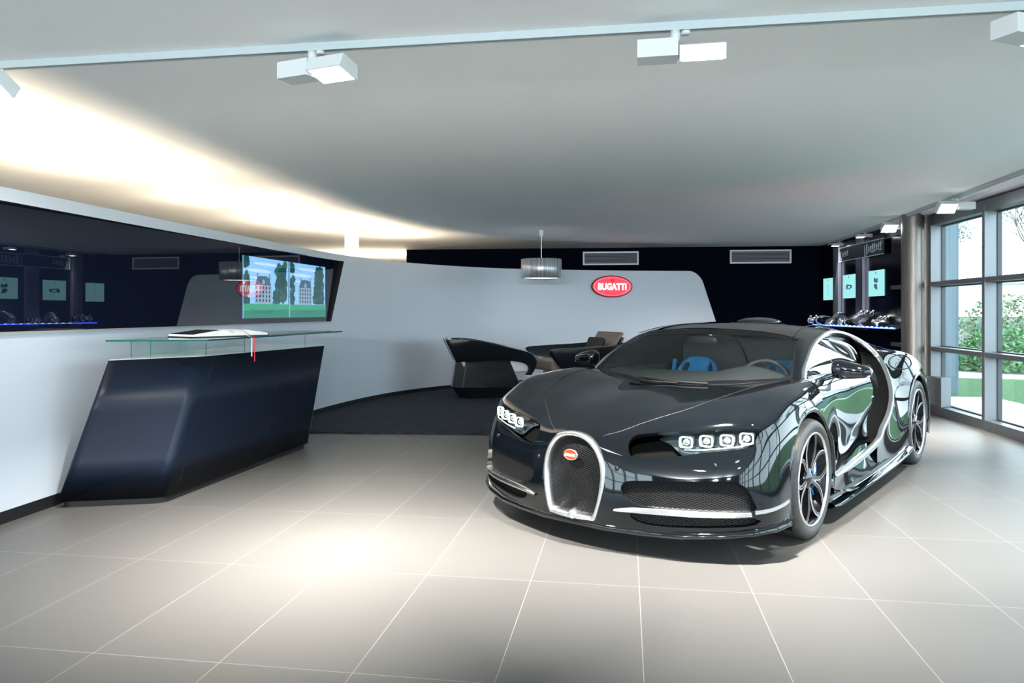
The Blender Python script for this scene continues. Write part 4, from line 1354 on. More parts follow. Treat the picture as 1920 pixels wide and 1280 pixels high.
for px, lab, tl, en, tg in ((1795, 'white square flood on window track, nearest to the right edge', 42, 110, (3.9, 8.2, 0)), (1684, 'white square flood in front of the steel column', 42, 60, (4.0, 12.0, 0)),
                   (1622, 'small cylinder-like spot before the signed glass panel', 5, 8, None), (1574, 'smallest track spot at the far navy corner', 5, 8, None)):
    q = on_line(T2a, T2b, px)
    fixture(q, math.atan2(d2.y, d2.x)+R(96), R(tl), lab, energy=en, target=tg, scale=1.0 if px > 1650 else .62)

# ---- reception desk
deskm = mat('desk_navy', (.005, .009, .02), .42, 0, .22, coat=.0)
noise_vary(deskm, (.004, .008, .018), (.0055, .010, .022), 90)
DK = empty('reception_desk', (-2.3, 5.8, 0), 0, 'dark navy slanted reception desk with glass counter against the white wall', 'desk')
def dk(p): return (p[0]+2.3, p[1]-5.8, p[2])
B = [(-3.02,4.84),(-2.345,4.945),(-1.945,7.03),(-2.62,7.25)]; T = [(-2.66,4.83),(-2.205,5.30),(-1.765,6.97),(-2.50,7.35)]
# rounded corner between the two visible faces: sweep the plan with blended vertices
def round_poly(P, rad, n=8):
    out = []
    for i, p in enumerate(P):
        r = rad[i]; p = Vector(p); a = (Vector(P[i-1])-p).normalized(); b = (Vector(P[(i+1) % len(P)])-p).normalized()
        if r == 0: out += [p]*(n+1); continue
        for k in range(n+1):
            t = k/n; q = (1-t)**2*(p+a*r)+2*t*(1-t)*p+t*t*(p+b*r); out.append(q)
    return out
def desk_ring(z, inset=0.0):
    t = z/.97; P = [((1-t)*b[0]+t*a[0], (1-t)*b[1]+t*a[1]) for a, b in zip(T, B)]
    c = Vector((sum(p[0] for p in P)/4, sum(p[1] for p in P)/4))
    P = [tuple(Vector(p)+(c-Vector(p)).normalized()*inset) for p in P]
    return [(q.x, q.y, z) for q in round_poly(P, [.08, .055, .0, .0])]
m = MB(); rows = [[dk(p) for p in desk_ring(z)] for z in (.045, .30, .62, .97)]
m.grid(rows, True, True); m.add(rows[0], [tuple(range(len(rows[0])))], False); m.add(rows[-1], [tuple(range(len(rows[-1])))[::-1]], False)
body = m.build('desk_body', deskm, DK)
wnm = body.modifiers.new('w', 'WEIGHTED_NORMAL'); wnm.weight = 100; wnm.mode = 'FACE_AREA'
m = MB(); m.prism([dk((*p[:2], 0))[:2] for p in desk_ring(.03, .05)], 0.0, .05); m.build('plinth', blackm, DK)
top_m = mat('desk_top_glass', (.42, .44, .43), .12, 0, .6)
m = MB(); m.hexa([dk((q[0], q[1], .970)) for q in desk_ring(.97)][::1], [dk((q[0], q[1], .974)) for q in desk_ring(.97)]); m.build('desk_top', top_m, DK)
# drawer joints on the front face
def df(t, z, o=.001):
    b = Vector(B[1]).lerp(Vector(B[2]), t); a = Vector(T[1]).lerp(Vector(T[2]), t); k = z/.97
    q = b.lerp(a, k); n = Vector((B[2][1]-B[1][1], -(B[2][0]-B[1][0]))).normalized()
    return dk((q.x+n.x*o, q.y+n.y*o, z))
m = MB()
for z in (.345, .655):
    m.add([df(.07, z-.003), df(1, z-.003), df(1, z+.003), df(.07, z+.003)], [(0, 1, 2, 3)])
m.add([df(.068, .06), df(.072, .06), df(.072, .965), df(.068, .965)], [(0, 1, 2, 3)])
m.build('drawer_joint', blackm, DK, recalc=False)
m = MB(); m.add([df(.600, .06, .0012), df(.602, .06, .0012), df(.602, .965, .0012), df(.600, .965, .0012)], [(0, 1, 2, 3)]); m.build('panel_joint', mat('joint_grey', (.06, .07, .09), .5), DK, recalc=False)
m = MB(); m.add([df(.9985, .05, .0015), df(1.0, .05, .0015), df(1.0, .97, .0015), df(.9985, .97, .0015)], [(0, 1, 2, 3)]); m.build('edge_strip', mat('edge_pale', (.5, .52, .55), .3, .5), DK, recalc=False)
# glass counter
ctr = glass('counter_glass', (.80, .93, .90), 1.5)
GP = [(-2.72,4.96),(-2.08,5.07),(-1.675,7.33),(-2.32,7.45)]
zc = 1.100
gt = MB(); ring = [(p[0], p[1]) for p in GP]
gt.add([dk((*p, zc)) for p in ring], [(0, 1, 2, 3)])
go = gt.build('glass_counter', ctr, DK, recalc=False)
ge = MB(); ge.hexa([dk((*p, zc-.012)) for p in ring], [dk((*p, zc-.0005)) for p in ring]); ge.f = ge.f[2:]; ge.m = ge.m[2:]; ge.sm = ge.sm[2:]
ge.build('glass_edge', glassedge, go, recalc=False)
pane = glass('panel_glass', (.88, .96, .94), 1.45)
def onseg(a, b, px):
    k = (px-960)/F_; d = Vector(b)-Vector(a); t = (k*a[1]-a[0])/(d.x-k*d.y); return Vector(a)+d*t
for px, dep in ((578, .35), (466, .45), (394, .5)):
    q = onseg(T[1], T[2], px); q2 = q+Vector((-.985, .15))*dep; q1 = q+Vector((-.03, 0))
    m = MB(); m.add([dk((q1.x, q1.y, .974)), dk((q2.x, q2.y, .974)), dk((q2.x, q2.y, 1.088)), dk((q1.x, q1.y, 1.088))], [(0, 1, 2, 3)])
    o = m.build('glass_support', pane, DK, recalc=False)
    m = MB(); m.add([dk((q1.x, q1.y-.005, .974)), dk((q1.x, q1.y+.005, .974)), dk((q1.x, q1.y+.005, 1.088)), dk((q1.x, q1.y-.005, 1.088))], [(0, 1, 2, 3)])
    m.build('support_edge', glassedge, o, recalc=False)
for px in (246, 282):
    q = onseg((-2.60,5.10), (-2.2,5.30), px); q1 = q; q2 = q+Vector((.12, .60))
    m = MB(); m.add([dk((q1.x, q1.y, .974)), dk((q2.x, q2.y, .974)), dk((q2.x, q2.y, 1.088)), dk((q1.x, q1.y, 1.088))], [(0, 1, 2, 3)])
    o = m.build('glass_support', pane, DK, recalc=False)
    m = MB(); m.add([dk((q1.x-.004, q1.y, .974)), dk((q1.x+.004, q1.y, .974)), dk((q1.x+.004, q1.y, 1.088)), dk((q1.x-.004, q1.y, 1.088))], [(0, 1, 2, 3)])
    m.build('support_edge', glassedge, o, recalc=False)

# ---- open book with ribbons
pg = mat('book_page', (.75, .76, .76), .7); pd = mat('book_photo_page', (.02, .022, .025), .25)
BK = empty('open_book', (-2.25, 5.75, zc+.001), R(55), 'large open book with dark photo page and ribbon lying on the glass counter', 'book')
def page(sgn, wdt, hgt):
    P = []
    for k in range(13):
        t = k/12; x = sgn*wdt*t; z = hgt*(math.sin(min(1, t*3.0)*math.pi/2)*(1-.75*t**1.2))+.008
        P.append((x, z))
    m = MB(); m.grid([[(x, y, z) for y in (-.16, .16)] for x, z in P], True); return m, P
for sgn, wdt, mm_, nm in ((-1, .34, pd, 'left_page'), (1, .30, pg, 'right_page')):
    m, P = page(sgn, wdt, .052); m.build('page', mm_, BK, recalc=False)
    e = MB()
    for y in (-.16, .16): e.add([(x, y, z) for x, z in P]+[(x, y, .006) for x, z in P[::-1]], [tuple(range(26))])
    e.add([(P[-1][0], -.16, .006), (P[-1][0], .16, .006), (P[-1][0], .16, P[-1][1]), (P[-1][0], -.16, P[-1][1])], [(0, 1, 2, 3)])
    e.build('page_block', pg, BK, recalc=False)
m = MB(); m.box((-.17, 0, .003), (.35, .33, .006)); m.box((.155, 0, .003), (.31, .33, .006)); m.build('cover', blackm, BK)
for i, (dx, cl, nm) in enumerate(((0.02, (.85, .85, .85), 'ribbon_white'), (.03, (.7, .02, .04), 'ribbon_red'))):
    m = MB(); z0 = .055
    pts = [(dx, -.05, .05), (dx+.02, -.16, .05), (dx+.025+.012*i, -.24, .015), (dx+.03+.015*i, -.30, -.01), (dx+.03+.015*i, -.305, -.05), (dx+.03+.015*i, -.305, -.15-.04*i)]
    P = [[(x-.004, y, z), (x+.004, y, z)] for x, y, z in [tuple(q) for q in smooth_open(pts, 4)]]
    m.grid(P); m.build('ribbon', mat(nm, cl, .6), BK, recalc=False)

# ---- steel column
stc = mat('column_steel', (.26, .24, .22), .45, .85)
noise_vary(stc, (.17, .155, .14), (.26, .24, .22), 3, stretch=(40, 40, 1), detail=3)
c = MB(); c.lathe([(.135, 0), (.135, CEIL)], (5.20, 9.62, 0), 40)
c.lathe([(.125, 0), (.125, CEIL)], (5.36, 9.66, 0), 40)
tag(c.build('steel_column', stc, None), 'round brushed steel column standing at the end of the window wall', 'column')
# =============================================================== window wall
alm = mat('window_metal', (.19, .205, .22), .4, .75)
alm_d = mat('window_metal_dark', (.05, .06, .07), .4, .3)
WP0 = Vector((5.02, 7.24, 0)); WD = Vector((.1385, .990, 0)).normalized(); WN = Vector((-WD.y, WD.x, 0))  # WN toward the room
def wp(s, z=0, o=0.0): q = WP0+WD*s+WN*o; return (q.x, q.y, z)
sB = .85; step = 1.39
WA = math.atan2(WD.y, WD.x)
def wbox(m, s0, s1, z0, z1, o0, o1):
    m.hexa([wp(s0, z0, o0), wp(s1, z0, o0), wp(s1, z0, o1), wp(s0, z0, o1)], [wp(s0, z1, o0), wp(s1, z1, o0), wp(s1, z1, o1), wp(s0, z1, o1)])
posts = [sB+step*i for i in range(-11, 3)]
for n, (s0, s1) in enumerate(zip(posts[::-1][1:], posts[::-1][:-1])):
    m = MB()
    wbox(m, s0-.03, s0+.03, .0, 2.50, -.17, .0)
    for z, h in ((.82, .052), (1.64, .052)): wbox(m, s0+.03, s1-.03, z-h/2, z+h/2, -.17, .0)
    wbox(m, s0+.03, s1-.03, 0, .11, -.17, .0); wbox(m, s0+.03, s1-.03, 2.38, 2.50, -.17, .0)
    o = m.build('window_%d' % (n+1), alm, None, bevel=.003); tag(o, kind='structure')
    fr = MB()
    for za, zb in ((.11, .794), (.846, 1.614), (1.666, 2.38)):
        wbox(fr, s0+.03, s0+.045, za, zb, -.17, -.125); wbox(fr, s1-.045, s1-.03, za, zb, -.17, -.125)
        wbox(fr, s0+.045, s1-.045, zb-.015, zb, -.17, -.125); wbox(fr, s0+.045, s1-.045, za, za+.015, -.17, -.125)
    fr.build('glazing_bead', alm_d, o)
    for za, zb in ((.11, .794), (.846, 1.614), (1.666, 2.38)):
        g = MB(); g.add([wp(s0+.032, za, -.15), wp(s1-.032, za, -.15), wp(s1-.032, zb, -.15), wp(s0+.032, zb, -.15)], [(0, 1, 2, 3)])
        g.build('window_pane', winglass, o, recalc=False)
# header between frame and ceiling
m = MB(); wbox(m, posts[0], posts[-1]+.1, 2.50, CEIL, -.2, -.03); o = m.build('trim_2', alm_d, None); tag(o, kind='structure')
m = MB(); wbox(m, posts[0], posts[-1]+.1, 2.53, CEIL, -.03, .10); o = m.build('trim_3', white, None); tag(o, kind='structure')
# metal box at the foot of the far post
m = MB(); wbox(m, sB+step-.03, sB+step+.05, .11, .47, .0, .05); wbox(m, sB+step-.33, sB+step-.03, .11, .47, -.115, .0)
tag(m.build('radiator_casing', alm, None, bevel=.004), 'low grey metal casing at the foot of the window post by the column', 'radiator casing')

# ---- exhibit wall at the far right
XW = lambda y: 5.58+(y-10.7)*.09
XA = math.atan2(1, .09)
xd = Vector((.09, 1, 0)).normalized(); xn = Vector((-xd.y, xd.x, 0))
def xp(y, z, o=0): q = Vector((XW(y), y, z))+xn*o; return (q.x, q.y, q.z)
def xbox(m, y0, y1, z0, z1, o0, o1):
    m.hexa([xp(y0, z0, o0), xp(y1, z0, o0), xp(y1, z0, o1), xp(y0, z0, o1)], [xp(y0, z1, o0), xp(y1, z1, o0), xp(y1, z1, o1), xp(y0, z1, o1)])
gb = mat('exhibit_gloss_black', (.002, .003, .008), .18, 0, .35)
m = MB(); xbox(m, 10.62, 14.25, 0, CEIL, -.15, 0); o = m.build('wall_right', gb, None); tag(o, kind='structure')
def xy(px, off=0.0):
    k = (px-960)/F_; # (5.58-.963+.09y)/y = k
    return (5.58-.963+off)/(k-.09)
purple = mat('pillar_purple_lit', (.32, .33, .42), .35, .8)  # violet cast of the purple lighting is put into the metal colour
for a, b, lab in ((1567, 1577.5, 'narrow purple-lit metal pillar left of the middle picture'), (1610, 1623.5, 'narrow purple-lit metal pillar right of the middle picture')):
    m = MB(); xbox(m, xy(b), xy(a), .0, CEIL-.02, 0, .05); tag(m.build('metal_pillar', purple, None, bevel=.004), lab, 'pillar')
pic_w = emis('picture_light', (.34, .78, .80), .8); inkm = mat('picture_ink', (.02, .06, .08), .6)
rnd = random.Random(5)
for pa, pb, zc_, lab, kind in ((1545, 1562.5, 1.705, 'backlit drawing nearest the navy corner, with a thin vertical sketch', 0), (1582, 1604.5, 1.72, 'backlit drawing between the two purple-lit pillars, with a car part sketch', 1), (1630, 1658.5, 1.73, 'backlit drawing with tall dark sketch, largest and nearest the steel column', 2)):
    y0, y1 = xy(pb), xy(pa); yc = (y0+y1)/2
    E = empty('backlit_picture', xp(yc, zc_, 0), 0, lab, 'picture'); inv = Matrix.Translation(E.location).inverted()
    m = MB(); xbox(m, y0, y1, zc_-.2, zc_+.2, 0, .012); o = m.build('light_panel', pic_w, None); o.parent = E; o.matrix_parent_inverse = inv
    m = MB(); w = y1-y0
    def pp(u, v, o=.0135): return xp(y1-w*u, zc_-.2+.4*v, o)
    m.add([pp(.47,.87), pp(.53,.87), pp(.53,.92), pp(.47,.92)], [(0, 1, 2, 3)])
    for k in range(14 if kind else 7):
        if kind == 0: cu, cv, ru, rv_2 = .5+.06*rnd.uniform(-1, 1), .2+.09*k, .012, .04
        elif kind == 1: cu, cv, ru, rv_2 = .5+.22*rnd.uniform(-1, 1), .48+.08*rnd.uniform(-1, 1), .07, .03
        else: cu, cv, ru, rv_2 = .5+.08*rnd.uniform(-1, 1), .3+.38*rnd.random(), .06, .05
        m.add([pp(cu+ru*math.cos(2*math.pi*i/8), cv+rv_2*math.sin(2*math.pi*i/8), .0135+.0001*k) for i in range(8)], [tuple(range(8))])
    o = m.build('drawing', inkm, None, recalc=False); o.parent = E; o.matrix_parent_inverse = inv
# glass sign panel with handwriting
sgm = mat('etched_panel', (.03, .045, .06), .2, 0, .5); chalk = mat('etched_line', (.35, .38, .42), .5, emit=(.3, .34, .4), es=.12)
y0, y1 = xy(1665), xy(1580)
E = empty('signature_panel', xp((y0+y1)/2, 2.27, 0), 0, 'dark glass panel with pale handwritten signature above the backlit drawings', 'panel'); inv = Matrix.Translation(E.location).inverted()
m = MB(); xbox(m, y0, y1, 2.16, 2.39, .052, .060); o = m.build('panel', sgm, None); o.parent = E; o.matrix_parent_inverse = inv
m = MB()
for za in (2.158, 2.39): xbox(m, y0, y1, za-.006, za+.006, .058, .064)
xbox(m, y1-.015, y1, 2.16, 2.39, .058, .064)
o = m.build('panel_border', chalk, None); o.parent = E; o.matrix_parent_inverse = inv
L_ = y1-y0
for (u0, u1, n, amp) in ((.06, .24, 9, .05), (.62, .97, 17, .07)):
    pts = []
    for k in range(n*8):
        t = k/(n*8-1); a = 2*math.pi*t*n/2
        h = amp*(.45+.55*abs(math.sin(t*7.3+1)))*(1.5 if t < .12 else 1)
        pts.append(xp(y1-L_*(u0+(u1-u0)*t-.018*math.sin(a)), 2.26+h*math.cos(a+.5)+.03*t, .066))
    m = MB(); m.tube(pts, .0045, 4)
    o = m.build('signature', chalk, None); o.parent = E; o.matrix_parent_inverse = inv

# blue-lit shelf
bluel = emis('blue_led', (.06, .12, 1.0), 5.0); blued = emis('blue_led_bright', (.45, .6, 1.0), 6.0)
SH = empty('display_shelf', (5.5, 11.8, 1.06), 0, 'long black shelf with glowing blue edge beneath the backlit drawings', 'shelf'); inv = Matrix.Translation(SH.location).inverted()
def shelf_edge(t, z, o=0): 
    a = Vector((5.30, 10.25, z)); b = Vector((5.42, 13.35, z)); q = a.lerp(b, t); return (q.x-o, q.y, q.z)
m = MB(); m.hexa([shelf_edge(0, 1.045), shelf_edge(1, 1.045), xp(13.4, 1.045), xp(10.64, 1.045)], [shelf_edge(0, 1.068), shelf_edge(1, 1.068), xp(13.4, 1.068), xp(10.64, 1.068)])
o = m.build('shelf_board', gb, None); o.parent = SH; o.matrix_parent_inverse = inv
m = MB(); m.hexa([shelf_edge(0, 1.046, .004), shelf_edge(1, 1.046, .004), shelf_edge(1, 1.046), shelf_edge(0, 1.046)], [shelf_edge(0, 1.066, .004), shelf_edge(1, 1.066, .004), shelf_edge(1, 1.066), shelf_edge(0, 1.066)])
o = m.build('blue_light_strip', bluel, None); o.parent = SH; o.matrix_parent_inverse = inv
m = MB()
for k in range(16):
    q = shelf_edge(.03+.05*k, 1.064, .006); m.ellipsoid(q, (.012, .035, .008), 8, 6)
o = m.build('light_spot', blued, None); o.parent = SH; o.matrix_parent_inverse = inv
m = MB(); m.box((5.62, 11.9, .5), (.10, 2.6, 1.0), rz=0); o = m.build('shelf_base', nw, None); o.parent = SH; o.matrix_parent_inverse = inv

# chrome display models
def model_car(px, s, label, kind):
    k = (px-960)/F_; yv = (5.30-10.25*.0387)/(k-.0387); x = k*yv+.04; y = yv+.05
    E = empty('chrome_model', (x, y, 1.068), R(200), label, 'model')
    E.scale = (s, s, s)
    if kind == 0:      # vintage racer: body, cockpit, wheels
        m = MB(); P = []
        for t in [i/8 for i in range(9)]:
            r = .055*math.sin(math.pi*(.12+.8*t))**.6
            P.append([(-.22+.44*t, r*math.cos(a), .075+r*1.1*math.sin(a)) for a in [2*math.pi*j/12 for j in range(12)]])
        m.grid(P, True, True); m.add(P[0], [tuple(range(12))]); m.add(P[-1], [tuple(range(12))]); m.build('body', chrome, E)
        for xx in (-.14, .15):
            for yy in (-.085, .085):
                w = MB(); w.lathe([(.0, -.015), (.045, -.015), (.058, -.01), (.058, .01), (.045, .015), (0, .015)], (xx, yy, .058), 20, 'Y'); w.build('wheel', chrome, E)
        for sy in (-.06, .06): MB().tube([(.16, sy, .12), (.19, sy, .12)], .022, 10).build('headlamp', chrome, E)
    elif kind == 1:    # coupe with tall cabin
        m = MB(); P = []
        prof = [(-.24, .03, .05), (-.20, .08, .07), (-.10, .11, .085), (-.04, .19, .075), (.05, .20, .075), (.11, .12, .085), (.20, .10, .075), (.24, .04, .05)]
        for xx, h, wd in prof: P.append([(xx, wd, .02), (xx, wd, h*.6), (xx, wd*.7, h), (xx, -wd*.7, h), (xx, -wd, h*.6), (xx, -wd, .02)])
        m.grid(P, True); m.add(P[0], [tuple(range(6))]); m.add(P[-1], [tuple(range(6))]); m.build('body', chrome, E, sub=2)
        for xx in (-.14, .15):
            for yy in (-.078, .078):
                w = MB(); w.lathe([(.0, -.012), (.03, -.012), (.04, 0), (.03, .012), (0, .012)], (xx, yy, .04), 16, 'Y'); w.build('wheel', blackm, E)
        w = MB(); w.box((.0, 0, .155), (.10, .125, .03)); w.build('cabin_glass', gb, E, bevel=.008)
    else:              # faceted metal engine sculpture
        em = bpy.data.materials.get('engine_grey') or mat('engine_grey', (.30, .30, .32), .22, .95)
        rr_ = random.Random(int(px)); bm = bmesh.new(); bmesh.ops.create_icosphere(bm, subdivisions=2, radius=1)
        for v in bm.verts:
            k_ = rr_.uniform(.62, 1.12); v.co = Vector((v.co.x*.17*k_, v.co.y*.085*k_, .075+v.co.z*.075*k_))
        me = bpy.data.meshes.new('engine_block'); bm.to_mesh(me); bm.free(); me.materials.append(em)
        o = bpy.data.objects.new('engine_block', me); link(o, E)
        for i in range(3): MB().tube(smooth_open([(-.10+.08*i, .05, .12), (-.06+.08*i, .09, .16), (-.02+.08*i, .05, .12)], 4), .012, 8).build('pipe', chrome, E)
model_car(1540, 1.15, 'small chrome racing car model at the far end of the blue shelf', 0)
model_car(1572, 1.15, 'upright chrome coupe model on the blue shelf below the left pillar', 1)
model_car(1590, .8, 'chrome racing car model on the blue shelf beside the coupe', 0)
model_car(1616, 1.45, 'large faceted grey metal engine model on the blue shelf below the right pillar', 2)
model_car(1650, .95, 'smaller faceted dark engine model on the blue shelf nearest the column', 2)

# =============================================================== armchairs
shellm = mat('chair_shell', (.006, .007, .009), .16, 0, .5, coat=.5)
padm = mat('chair_pad_grey', (.52, .53, .53), .7); taupe = mat('chair_taupe_leather', (.17, .14, .12), .55)
pillowm = mat('chair_black_pillow', (.008, .008, .010), .7)
def armchair(x, y, rz, label, inner, flat=False):
    E = empty('armchair', (x, y, .020), rz, label, 'armchair', 'black shell armchairs')
    # plan: back at -x, front at +x ; side shells
    def ringp(z, ex, wd, fx, bk):
        return [(fx, -wd, z), (.1, -wd, z), (bk+.14, -wd, z), (bk, -wd+.14, z), (bk, 0, z), (bk, wd-.14, z), (bk+.14, wd, z), (.1, wd, z), (fx, wd, z)]
    m = MB()
    rows = [ringp(.0, 0, .26, .34, -.44), ringp(.14, 0, .33, .44, -.54), ringp(.16, 0, .345, .46, -.555), ringp(.52, 0, .33, .30, -.50), ringp(.545, 0, .33, .30, -.50)]
    m.grid(rows, False); fr = [[r[0], r[-1]] for r in rows]; m.grid(fr, False)
    m.add(rows[-1], [tuple(range(9))], False)
    m.build('base_shell', shellm, E, bevel=.006)
    # flared back with arms that slope down to the front and turn under
    for sd in (1, -1):
        a = MB()
        top = [(-.66,.39,.86),(-.36,.43,.865),(-.10,.44,.83),(.25,.44,.755),(.52,.43,.685),(.62,.42,.64),(.67,.41,.56),(.66,.40,.46),(.60,.38,.34)]
        bot = [(-.50,.33,.53),(-.30,.34,.54),(-.05,.345,.55),(.20,.37,.555),(.42,.385,.53),(.50,.39,.505),(.545,.39,.465),(.545,.385,.41),(.50,.37,.34)]
        if flat:
            top = [(-.66,.40,.80),(-.45,.44,.76),(-.20,.45,.745),(.15,.45,.735),(.45,.44,.725),(.62,.42,.715),(.66,.41,.69),(.60,.40,.63),(.56,.39,.58)]
            bot = [(-.50,.33,.40),(-.36,.34,.40),(-.12,.345,.40),(.12,.36,.40),(.30,.37,.40),(.38,.375,.41),(.42,.38,.43),(.46,.38,.47),(.50,.38,.51)]
        P = [[(p[0], p[1]*sd, p[2]), (q[0], q[1]*sd, q[2])] for p, q in zip(smooth_open(top, 4), smooth_open(bot, 4))]
        a.grid(P, True); a.build('arm_shell', shellm, E, solid=.035 if sd < 0 else -.035, bevel=.006)
    b = MB()
    b.grid([[(-.66, .39*t, .86+.01*(1-t*t)), (-.58, .36*t, .70), (-.50, .33*t, .53)] for t in (-1, -.5, 0, .5, 1)], True)
    b.build('back_shell', shellm, E, solid=.03, bevel=.005)
    pd_ = MB(); pd_.grid([[(-.68 if flat else -.63, .36*t, .93 if flat else .875), (-.50, .34*t, .68), (-.38, .32*t, .44)] for t in (-1, -.8, 0, .8, 1)], True)
    pd_.build('backrest', inner, E, solid=.05, bevel=.02)
    s = MB(); s.box((.10, 0, .46), (.94, .62, .17)); s.build('seat_cushion', padm if inner is padm else inner, E, bevel=.04, seg=3)
    p_ = MB(); p_.box((-.36, 0, .74), (.10, .42, .26), ry=R(-22)); p_.build('pillow', pillowm, E, bevel=.04, seg=3)
    f = MB()
    for xx in (-.3, .25):
        for yy in (-.2, .2): f.lathe([(0, -.018), (.02, -.018), (.02, .01)], (xx, yy, 0), 12)
    f.build('foot', silver, E)
    return E
armchair(-.36, 11.15, R(8), 'black shell armchair with pale grey seat on the carpet, nearer the curved wall', padm)
armchair(.98, 11.55, R(205), 'black shell armchair with taupe backrest, half hidden behind the car', taupe, True)
# =============================================================== outside
lawnm = mat('lawn', (.10, .25, .07), .9, 0, .1); noise_vary(lawnm, (.035, .085, .035), (.07, .14, .06), 12, detail=8)
deckm = mat('terrace_deck', (.42, .42, .42), .7); 
tc = nd(deckm, 'ShaderNodeTexCoord'); wv = nd(deckm, 'ShaderNodeTexWave', i_Scale=3.2, i_Distortion=.3); wv.bands_direction = 'Y'
rp = nd(deckm, 'ShaderNodeValToRGB'); rp.color_ramp.elements[0].color = (.22, .22, .23, 1); rp.color_ramp.elements[0].position = .05; rp.color_ramp.elements[1].color = (.46, .46, .47, 1); rp.color_ramp.elements[1].position = .25
lk(deckm, tc.outputs['Object'], wv.inputs['Vector']); lk(deckm, wv.outputs['Fac'], rp.inputs[0]); lk(deckm, rp.outputs[0], bsdf(deckm).inputs['Base Color'])
gravel = mat('gravel_path', (.40, .39, .38), .9); noise_vary(gravel, (.26, .25, .25), (.5, .49, .48), 60, detail=6)
m = MB(); m.add([(3.6, -12, -.06), (45, -12, -.06), (45, 45, -.06), (5.9, 45, -.06)], [(0, 1, 2, 3)]); o = m.build('lawn', lawnm, None); tag(o, 'bright green lawn outside the windows', 'lawn'); 
m = MB(); m.hexa([wp(-14, -.05, -.17), wp(4.4, -.05, -.17), wp(4.4, -.05, -1.75), wp(-14, -.05, -1.75)], [wp(-14, -.02, -.17), wp(4.4, -.02, -.17), wp(4.4, -.02, -1.75), wp(-14, -.02, -1.75)])
tag(m.build('terrace_deck', deckm, None), 'pale boarded terrace strip along the windows', 'terrace')
m = MB(); m.hexa([(8.0, 15.3, -.058), (22, 11.0, -.058), (22, 13.2, -.058), (8.0, 17.5, -.058)], [(8.0, 15.3, -.045), (22, 11.0, -.045), (22, 13.2, -.045), (8.0, 17.5, -.045)])
tag(m.build('gravel_path', gravel, None), 'pale gravel path between the lawn and the shrubs', 'path')
leafs = [mat('leaf_dark', (.03, .10, .04), .5), mat('leaf_mid', (.07, .20, .06), .5), mat('leaf_olive', (.16, .20, .10), .6), mat('leaf_bluegreen', (.05, .13, .10), .5)]
bark = mat('bark', (.20, .17, .14), .9)
def shrub(x, y, r, h, n, mi, label, seed, long_=False, z0=-.06, name='shrub'):
    rn = random.Random(seed); E = empty(name, (x, y, z0), 0, label, 'shrub' if name == 'shrub' else 'tree', 'garden shrubs and trees beyond the windows')
    m = MB()
    for i in range(n):
        while True:
            p = Vector((rn.uniform(-1, 1), rn.uniform(-1, 1), rn.uniform(0, 1)))
            if .35 < p.length < 1: break
        p = Vector((p.x*r, p.y*r, p.z*h+.05)); d = Vector((rn.uniform(-1, 1), rn.uniform(-1, 1), rn.uniform(-.2, 1))).normalized()
        L = rn.uniform(.09, .17) if long_ else rn.uniform(.05, .11); w = L*(.22 if long_ else .5)
        sd = d.cross(Vector((rn.uniform(-1, 1), rn.uniform(-1, 1), rn.uniform(-1, 1)))).normalized()*w
        m.add([p, p+d*L*.5+sd, p+d*L, p+d*L*.5-sd], [(0, 1, 2, 3)], False)
    m.build('foliage', leafs[mi], E, recalc=False)
    b = MB()
    for k in range(5):
        a = rn.uniform(0, 6.28); b.tube([(0, 0, -.02), (r*.25*math.cos(a), r*.25*math.sin(a), h*.35), (r*.5*math.cos(a), r*.5*math.sin(a), h*.7)], [.025, .018, .008], 5)
    b.build('stem', bark, E)
shrub(11.0, 16.6, 1.0, .95, 3600, 1, 'bright green long-leaved shrub behind the gravel path, right', 1, True)
shrub(12.6, 16.2, 1.1, 1.0, 3600, 0, 'dark long-leaved shrub at the right edge of the window view', 2, True)
shrub(9.7, 17.6, .8, .95, 1800, 0, 'dark green shrub in front of the boulders', 3, True)
shrub(12.4, 18.4, 1.5, 1.75, 3200, 2, 'tall olive conifer behind the bright shrub', 4)
shrub(9.9, 19.6, 1.2, 1.9, 2400, 3, 'blue-green bush growing over the boulders', 5)
shrub(8.9, 18.4, .8, 1.0, 1500, 1, 'mid-green shrub nearest the steel column', 6, True)
stone = mat('boulder_stone', (.42, .42, .43), .85); noise_vary(stone, (.26, .26, .28), (.55, .55, .56), 5, bump=.5)
def boulder(x, y, z, r, label, seed):
    rn = random.Random(seed); bm = bmesh.new(); bmesh.ops.create_icosphere(bm, subdivisions=3, radius=1)
    ph = [rn.uniform(0, 6) for _ in range(6)]
    for v in bm.verts:
        c = v.co; k = 1+.13*math.sin(3*c.x+ph[0])+.12*math.sin(4*c.y+ph[1])+.10*math.sin(3.5*c.z+ph[2])+.05*math.sin(9*c.x+7*c.y+ph[3])
        v.co = Vector((c.x*r[0]*k, c.y*r[1]*k, c.z*r[2]*k))
    me = bpy.data.meshes.new('boulder'); bm.to_mesh(me); bm.free(); me.materials.append(stone)
    me.polygons.foreach_set('use_smooth', [True]*len(me.polygons))
    o = bpy.data.objects.new('boulder', me); o.location = (x, y, z); o.rotation_euler = (0, 0, rn.uniform(0, 6)); COL.objects.link(o)
    tag(o, label, 'boulder')
boulder(10.2, 18.9, .75, (.75, .6, .55), 'large pale boulder among the shrubs, middle one', 1)
boulder(9.6, 19.2, 1.25, (.55, .5, .38), 'smaller pale boulder resting above the large one', 2)
boulder(11.3, 19.6, .40, (.8, .7, .6), 'grey boulder low behind the bright shrub', 3)
